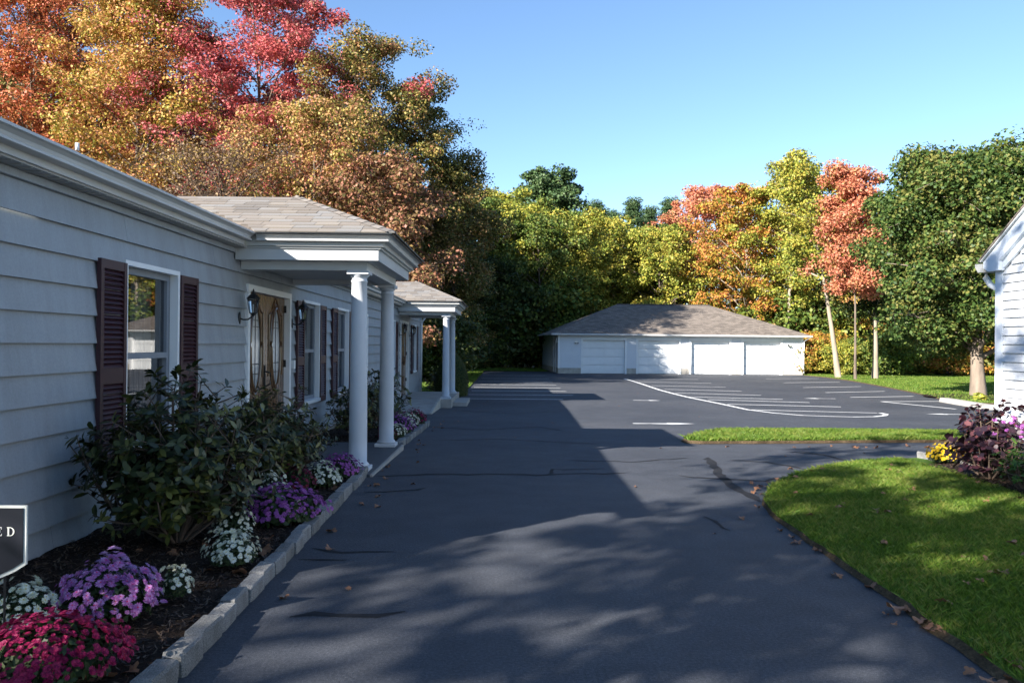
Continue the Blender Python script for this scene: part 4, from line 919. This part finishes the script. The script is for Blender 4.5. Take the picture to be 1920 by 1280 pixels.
mum((-1.82, 7.85, .05), .2, .26, ['white'], 11, 'white chrysanthemum left of the first column', 180, .019)
mum((-1.76, 8.42, .04), .22, .27, ['purple'], 12, 'purple chrysanthemum touching the first column', 220, .021, 'purple')
mum((-1.80, 11.95, .0), .16, .27, ['darkred'], 13, 'dark chrysanthemum just behind the second column', 110, .02, 'purple')
mum((-1.72, 12.4, .0), .17, .24, ['white'], 14, 'white chrysanthemum right of the second column', 120, .02)
mum((-1.80, 13.2, -.01), .28, .32, ['purple'], 15, 'purple chrysanthemum clump beyond the second column', 260, .022, 'purple')
mum((-1.66, 13.5, -.02), .09, .22, ['white'], 18, 'tiny white chrysanthemum among the purple ones beyond the columns', 40, .018)
mum((-1.76, 14.2, -.04), .23, .3, ['white'], 16, 'white chrysanthemum near the end of the far kerb', 170, .02)
mum((-1.76, 15.1, -.06), .27, .32, ['crimson'], 17, 'crimson chrysanthemum at the end of the far kerb', 260, .02, 'crimson')
mum((5.62, 9.95, .03), .22, .25, ['yellow'], 20, 'bright yellow chrysanthemum by the edging stones', 200, .022, 'yellow')

# ------------------------------------------------------------------ yard sign
SG = empty('yard_sign', (-2.45, 3.62, .05), 'black yard sign with white border cut by the left picture edge', 'sign')
def sign_poly(x0, x1, zt, zb, d):
    pts = [(x0, zt), (x1, zt), (x1, zb)]
    for i in range(13): t = i/12; pts.append((x1+(x0-x1)*t, zb-d*math.sin(math.pi*t)**.8))
    return pts[:3]+pts[4:]
def flat(pts, y, th, name, mat):
    mb = MB(); n = len(pts); mb.add([(x, y, z) for x, z in pts]+[(x, y+th, z) for x, z in pts], [tuple(range(n)), tuple(range(2*n-1, n-1, -1))]+[(i, n+i, n+(i+1) % n, (i+1) % n) for i in range(n)]); return mb.build(name, mat, SG)
MT['signblack'] = simple('sign_black', (.008, .009, .016), .35, .1); MT['signwhite'] = simple('sign_white', (.62, .62, .56), .5, .05); MT['gold'] = simple('sign_gold', (.42, .33, .06), .5, .1)
flat(sign_poly(-2.82, -2.192, .725, .455, .10), 3.62, .012, 'sign_border', MT['signwhite'])
flat(sign_poly(-2.81, -2.204, .714, .468, .098), 3.614, .005, 'sign_panel', MT['signblack'])
for x in (-2.72, -2.3):
    mb = MB(); mb.tube([(x, 3.64, -.1), (x, 3.64, .5)], .006, 6); mb.build('stake', MT['iron'], SG)
def letter_E(x, z, h, mat):
    mb = MB(); w = h*.72; t = h*.17; n_ = h*.075; y0, y1 = 3.611, 3.6138
    mb.box(x+.1*w, x+.1*w+t, y0, y1, z+n_, z+h-n_); mb.box(x, x+w*.92, y0-.0002, y1, z, z+n_); mb.box(x, x+w*.88, y0-.0002, y1, z+h-n_, z+h); mb.box(x+.1*w+t, x+w*.62, y0-.0002, y1, z+h*.48, z+h*.48+n_)
    for xx, za, zb in ((x+w*.86, z+n_, z+h*.27), (x+w*.82, z+h*.75, z+h-n_), (x+w*.58, z+h*.38, z+h*.66)): mb.box(xx, xx+w*.07, y0-.0004, y1, za, zb)
    mb.build('lettering', mat, SG)
def letter_D(x, z, h, mat):
    mb = MB(); w = h*.86; t = h*.17; n_ = h*.075; y0, y1 = 3.611, 3.6138
    mb.box(x+.1*w, x+.1*w+t, y0, y1, z+n_, z+h-n_); mb.box(x, x+w*.5, y0-.0002, y1, z, z+n_); mb.box(x, x+w*.5, y0-.0002, y1, z+h-n_, z+h); k = 16; cx = x+w*.45
    for i in range(k):
        q = [(-.5+j/k)*math.pi for j in (i, i+1)]; o_ = [(cx+w*.55*math.cos(a_), z+h/2+h/2*math.sin(a_)) for a_ in q]; n2 = [(cx+(w*.55-t*.98)*math.cos(a_), z+h/2+(h/2-n_)*math.sin(a_)) for a_ in q]
        mb.add([(p[0], y0-.0001, p[1]) for p in (o_[0], o_[1], n2[1], n2[0])], [(0, 1, 2, 3)])
    mb.build('lettering', mat, SG)
letter_E(-2.325, .588, .04, MT['signwhite']); letter_D(-2.275, .588, .04, MT['signwhite'])
mb = MB(); mb.box(-2.345, -2.338, 3.611, 3.6138, .655, .685); mb.build('lettering', MT['gold'], SG)

# ------------------------------------------------------------------ grass blades and fallen leaves
def inside(P, poly):
    x, y = P[:, 0], P[:, 1]; c = np.zeros(len(P), bool); j = len(poly)-1
    for i in range(len(poly)):
        xi, yi, xj, yj = poly[i].x, poly[i].y, poly[j].x, poly[j].y
        c ^= ((yi > y) != (yj > y)) & (x < (xj-xi)*(y-yi)/(yj-yi+1e-12)+xi); j = i
    return c
def blades(name, poly, box, n, hgt, wid, dz, seed):
    rng = np.random.default_rng(seed); P = np.stack([rng.uniform(box[0], box[1], n), rng.uniform(box[2], box[3], n)], 1); P = P[inside(P, poly)]; n = len(P)
    z = np.array([zg(y) for y in P[:, 1]])+dz-.004; b = np.column_stack([P, z]); a = rng.uniform(0, 2*math.pi, n); h = hgt*rng.uniform(.5, 1.25, n); s = np.column_stack([np.cos(a), np.sin(a), 0*a])*(wid*rng.uniform(.7, 1.2, n))[:, None]
    ln = rng.normal(size=(n, 3))*np.array([[.55, .55, 0]])*h[:, None]; up_ = np.column_stack([0*h, 0*h, h])
    V = np.stack([b-s, b+s, b+ln*.4+up_*.6+s*.6, b+ln+up_], 1).reshape(-1, 3)
    o = bpy.data.objects.new(name, np_mesh(name, V, np.arange(n*4).reshape(n, 4), [LM['grass']])); COL.objects.link(o); return o
tag(blades('grass', LAWN_P, (2, 5.3, 2.2, 10.6), 210000, .042, .0028, .035, 1), 'short mown grass of the near lawn', 'grass', kind='stuff')
tag(blades('grass', ISL_P, (2.4, 12, 11.5, 14.8), 120000, .06, .005, .05, 2), 'short grass of the strip across the drive', 'grass', kind='stuff')
tag(blades('grass', FAR_P, (12, 34, 24, 54), 120000, .06, .012, .04, 3), 'grass of the far lawn under the maple', 'grass', kind='stuff')
tag(blades('grass', BL_P, (-9, 3, 28, 60), 70000, .08, .014, .03, 4), 'rough grass behind the far parking bays', 'grass', kind='stuff')

def dry_leaf(seed):
    rng = random.Random(seed); pts = []; lob = 5
    for i in range(20):
        t = 2*math.pi*i/20; r = .55+.45*abs(math.cos(t*lob/2))*(1 if i % 2 else .8); pts.append((r*math.cos(t)*.5, r*math.sin(t)*.42, .16*math.cos(2*t+seed)*r+rng.uniform(-.05, .05)))
    mb = MB(); mb.add([(0, 0, -.02)]+pts, [(0, i+1, (i+1) % 20+1) for i in range(20)]); return mb.mesh('fallen_leaf', LM['dry'], True)
DL = [dry_leaf(i) for i in range(6)]
def leaves(n, pick, size, label, group, seed, dz):
    rng = random.Random(seed); c = 0
    while c < n:
        x, y = pick(rng)
        o = bpy.data.objects.new('fallen_leaf', rng.choice(DL)); COL.objects.link(o); s = size*rng.uniform(.6, 1.3); o.scale = (s, s, s)
        o.location = (x, y, zg(y)+dz+s*.07); o.rotation_euler = (rng.uniform(-.4, .4), rng.uniform(-.4, .4), rng.uniform(0, 6.3)); tag(o, label, 'leaf', group); c += 1
def in_lawn(rng):
    while True:
        p = np.array([[rng.uniform(2.1, 5.1), rng.uniform(3.0, 9.8)]])
        if inside(p, LAWN_P)[0]: return p[0]
leaves(70, in_lawn, .085, 'curled brown fallen leaf lying on the near lawn', 'fallen leaves on the lawn', 1, .055)
EDGE = [p for p in LAWN_P if p.x < 4.6 and p.y > 2.0]
def on_edge(rng): p = rng.choice(EDGE); return p.x+rng.gauss(-.05, .09), p.y+rng.gauss(0, .12)
leaves(60, on_edge, .075, 'dry fallen leaf along the curved lawn edge', 'fallen leaves along the lawn edge', 2, .012)
leaves(34, lambda r: (lambda p: (p.x+r.gauss(.0, .09), p.y+r.gauss(0, .1)))(r.choice([q for q in LAWN_P if 2.7 < q.y < 4.6 and q.x < 4.6])), .11, 'large curled leaf drifted against the lawn edge, bottom right', 'leaf drift at the lawn edge', 12, .025)
leaves(60, lambda r: (r.uniform(-2.9, -1.6), r.uniform(3.0, 8.5)), .10, 'dry fallen leaf on the mulch of the near bed', 'fallen leaves on the mulch', 3, .06)
leaves(26, lambda r: (XO(7)+.05+abs(r.gauss(0, .25)), r.uniform(4, 17)), .08, 'dry fallen leaf on the drive beside the granite kerb', 'fallen leaves by the kerb', 4, .006)
leaves(26, lambda r: (r.uniform(-1, 6), r.uniform(3.5, 30)), .05, 'small leaf scrap lying on the open asphalt', 'leaf scraps on the drive', 5, .005)
leaves(22, lambda r: (r.uniform(2.9, 9), 12.25+r.gauss(0, .08)), .09, 'dry fallen leaf along the grass strip edge', 'fallen leaves by the grass strip', 6, .01)
# shredded bark
rng = np.random.default_rng(9); n = 16000; P = np.column_stack([rng.uniform(-3.0, -1.56, n), rng.uniform(2.4, 8.7, n)]); P = np.vstack([P, np.column_stack([rng.uniform(-3, -1.62, 5000), rng.uniform(11.7, 15.8, 5000)]), np.column_stack([rng.uniform(5.14, 5.66, 2500), rng.uniform(5, 9.6, 2500)])])
z = np.array([zg(y) for y in P[:, 1]])+.085-.035*np.clip((P[:, 0]+3.07)/1.55, 0, 1)+rng.uniform(-.005, .018, len(P)); z[-2500:] = .075
V, F = leaf_cloud(np.column_stack([P, z]), unit(rng.normal(size=(len(P), 3))*.4+np.array([[0, 0, 1]])), .04, rng, .22)
MT['bark_chip'] = leaf_mat('bark_chip', [(.014, .009, .007), (.035, .02, .013), (.07, .042, .026), (.13, .09, .06)], .0, 20)
tag(bpy.data.objects.new('bark_mulch', np_mesh('bark_mulch', V, F, [MT['bark_chip']])), 'shredded bark covering the planting beds', 'mulch', kind='stuff'); COL.objects.link(bpy.data.objects['bark_mulch'])
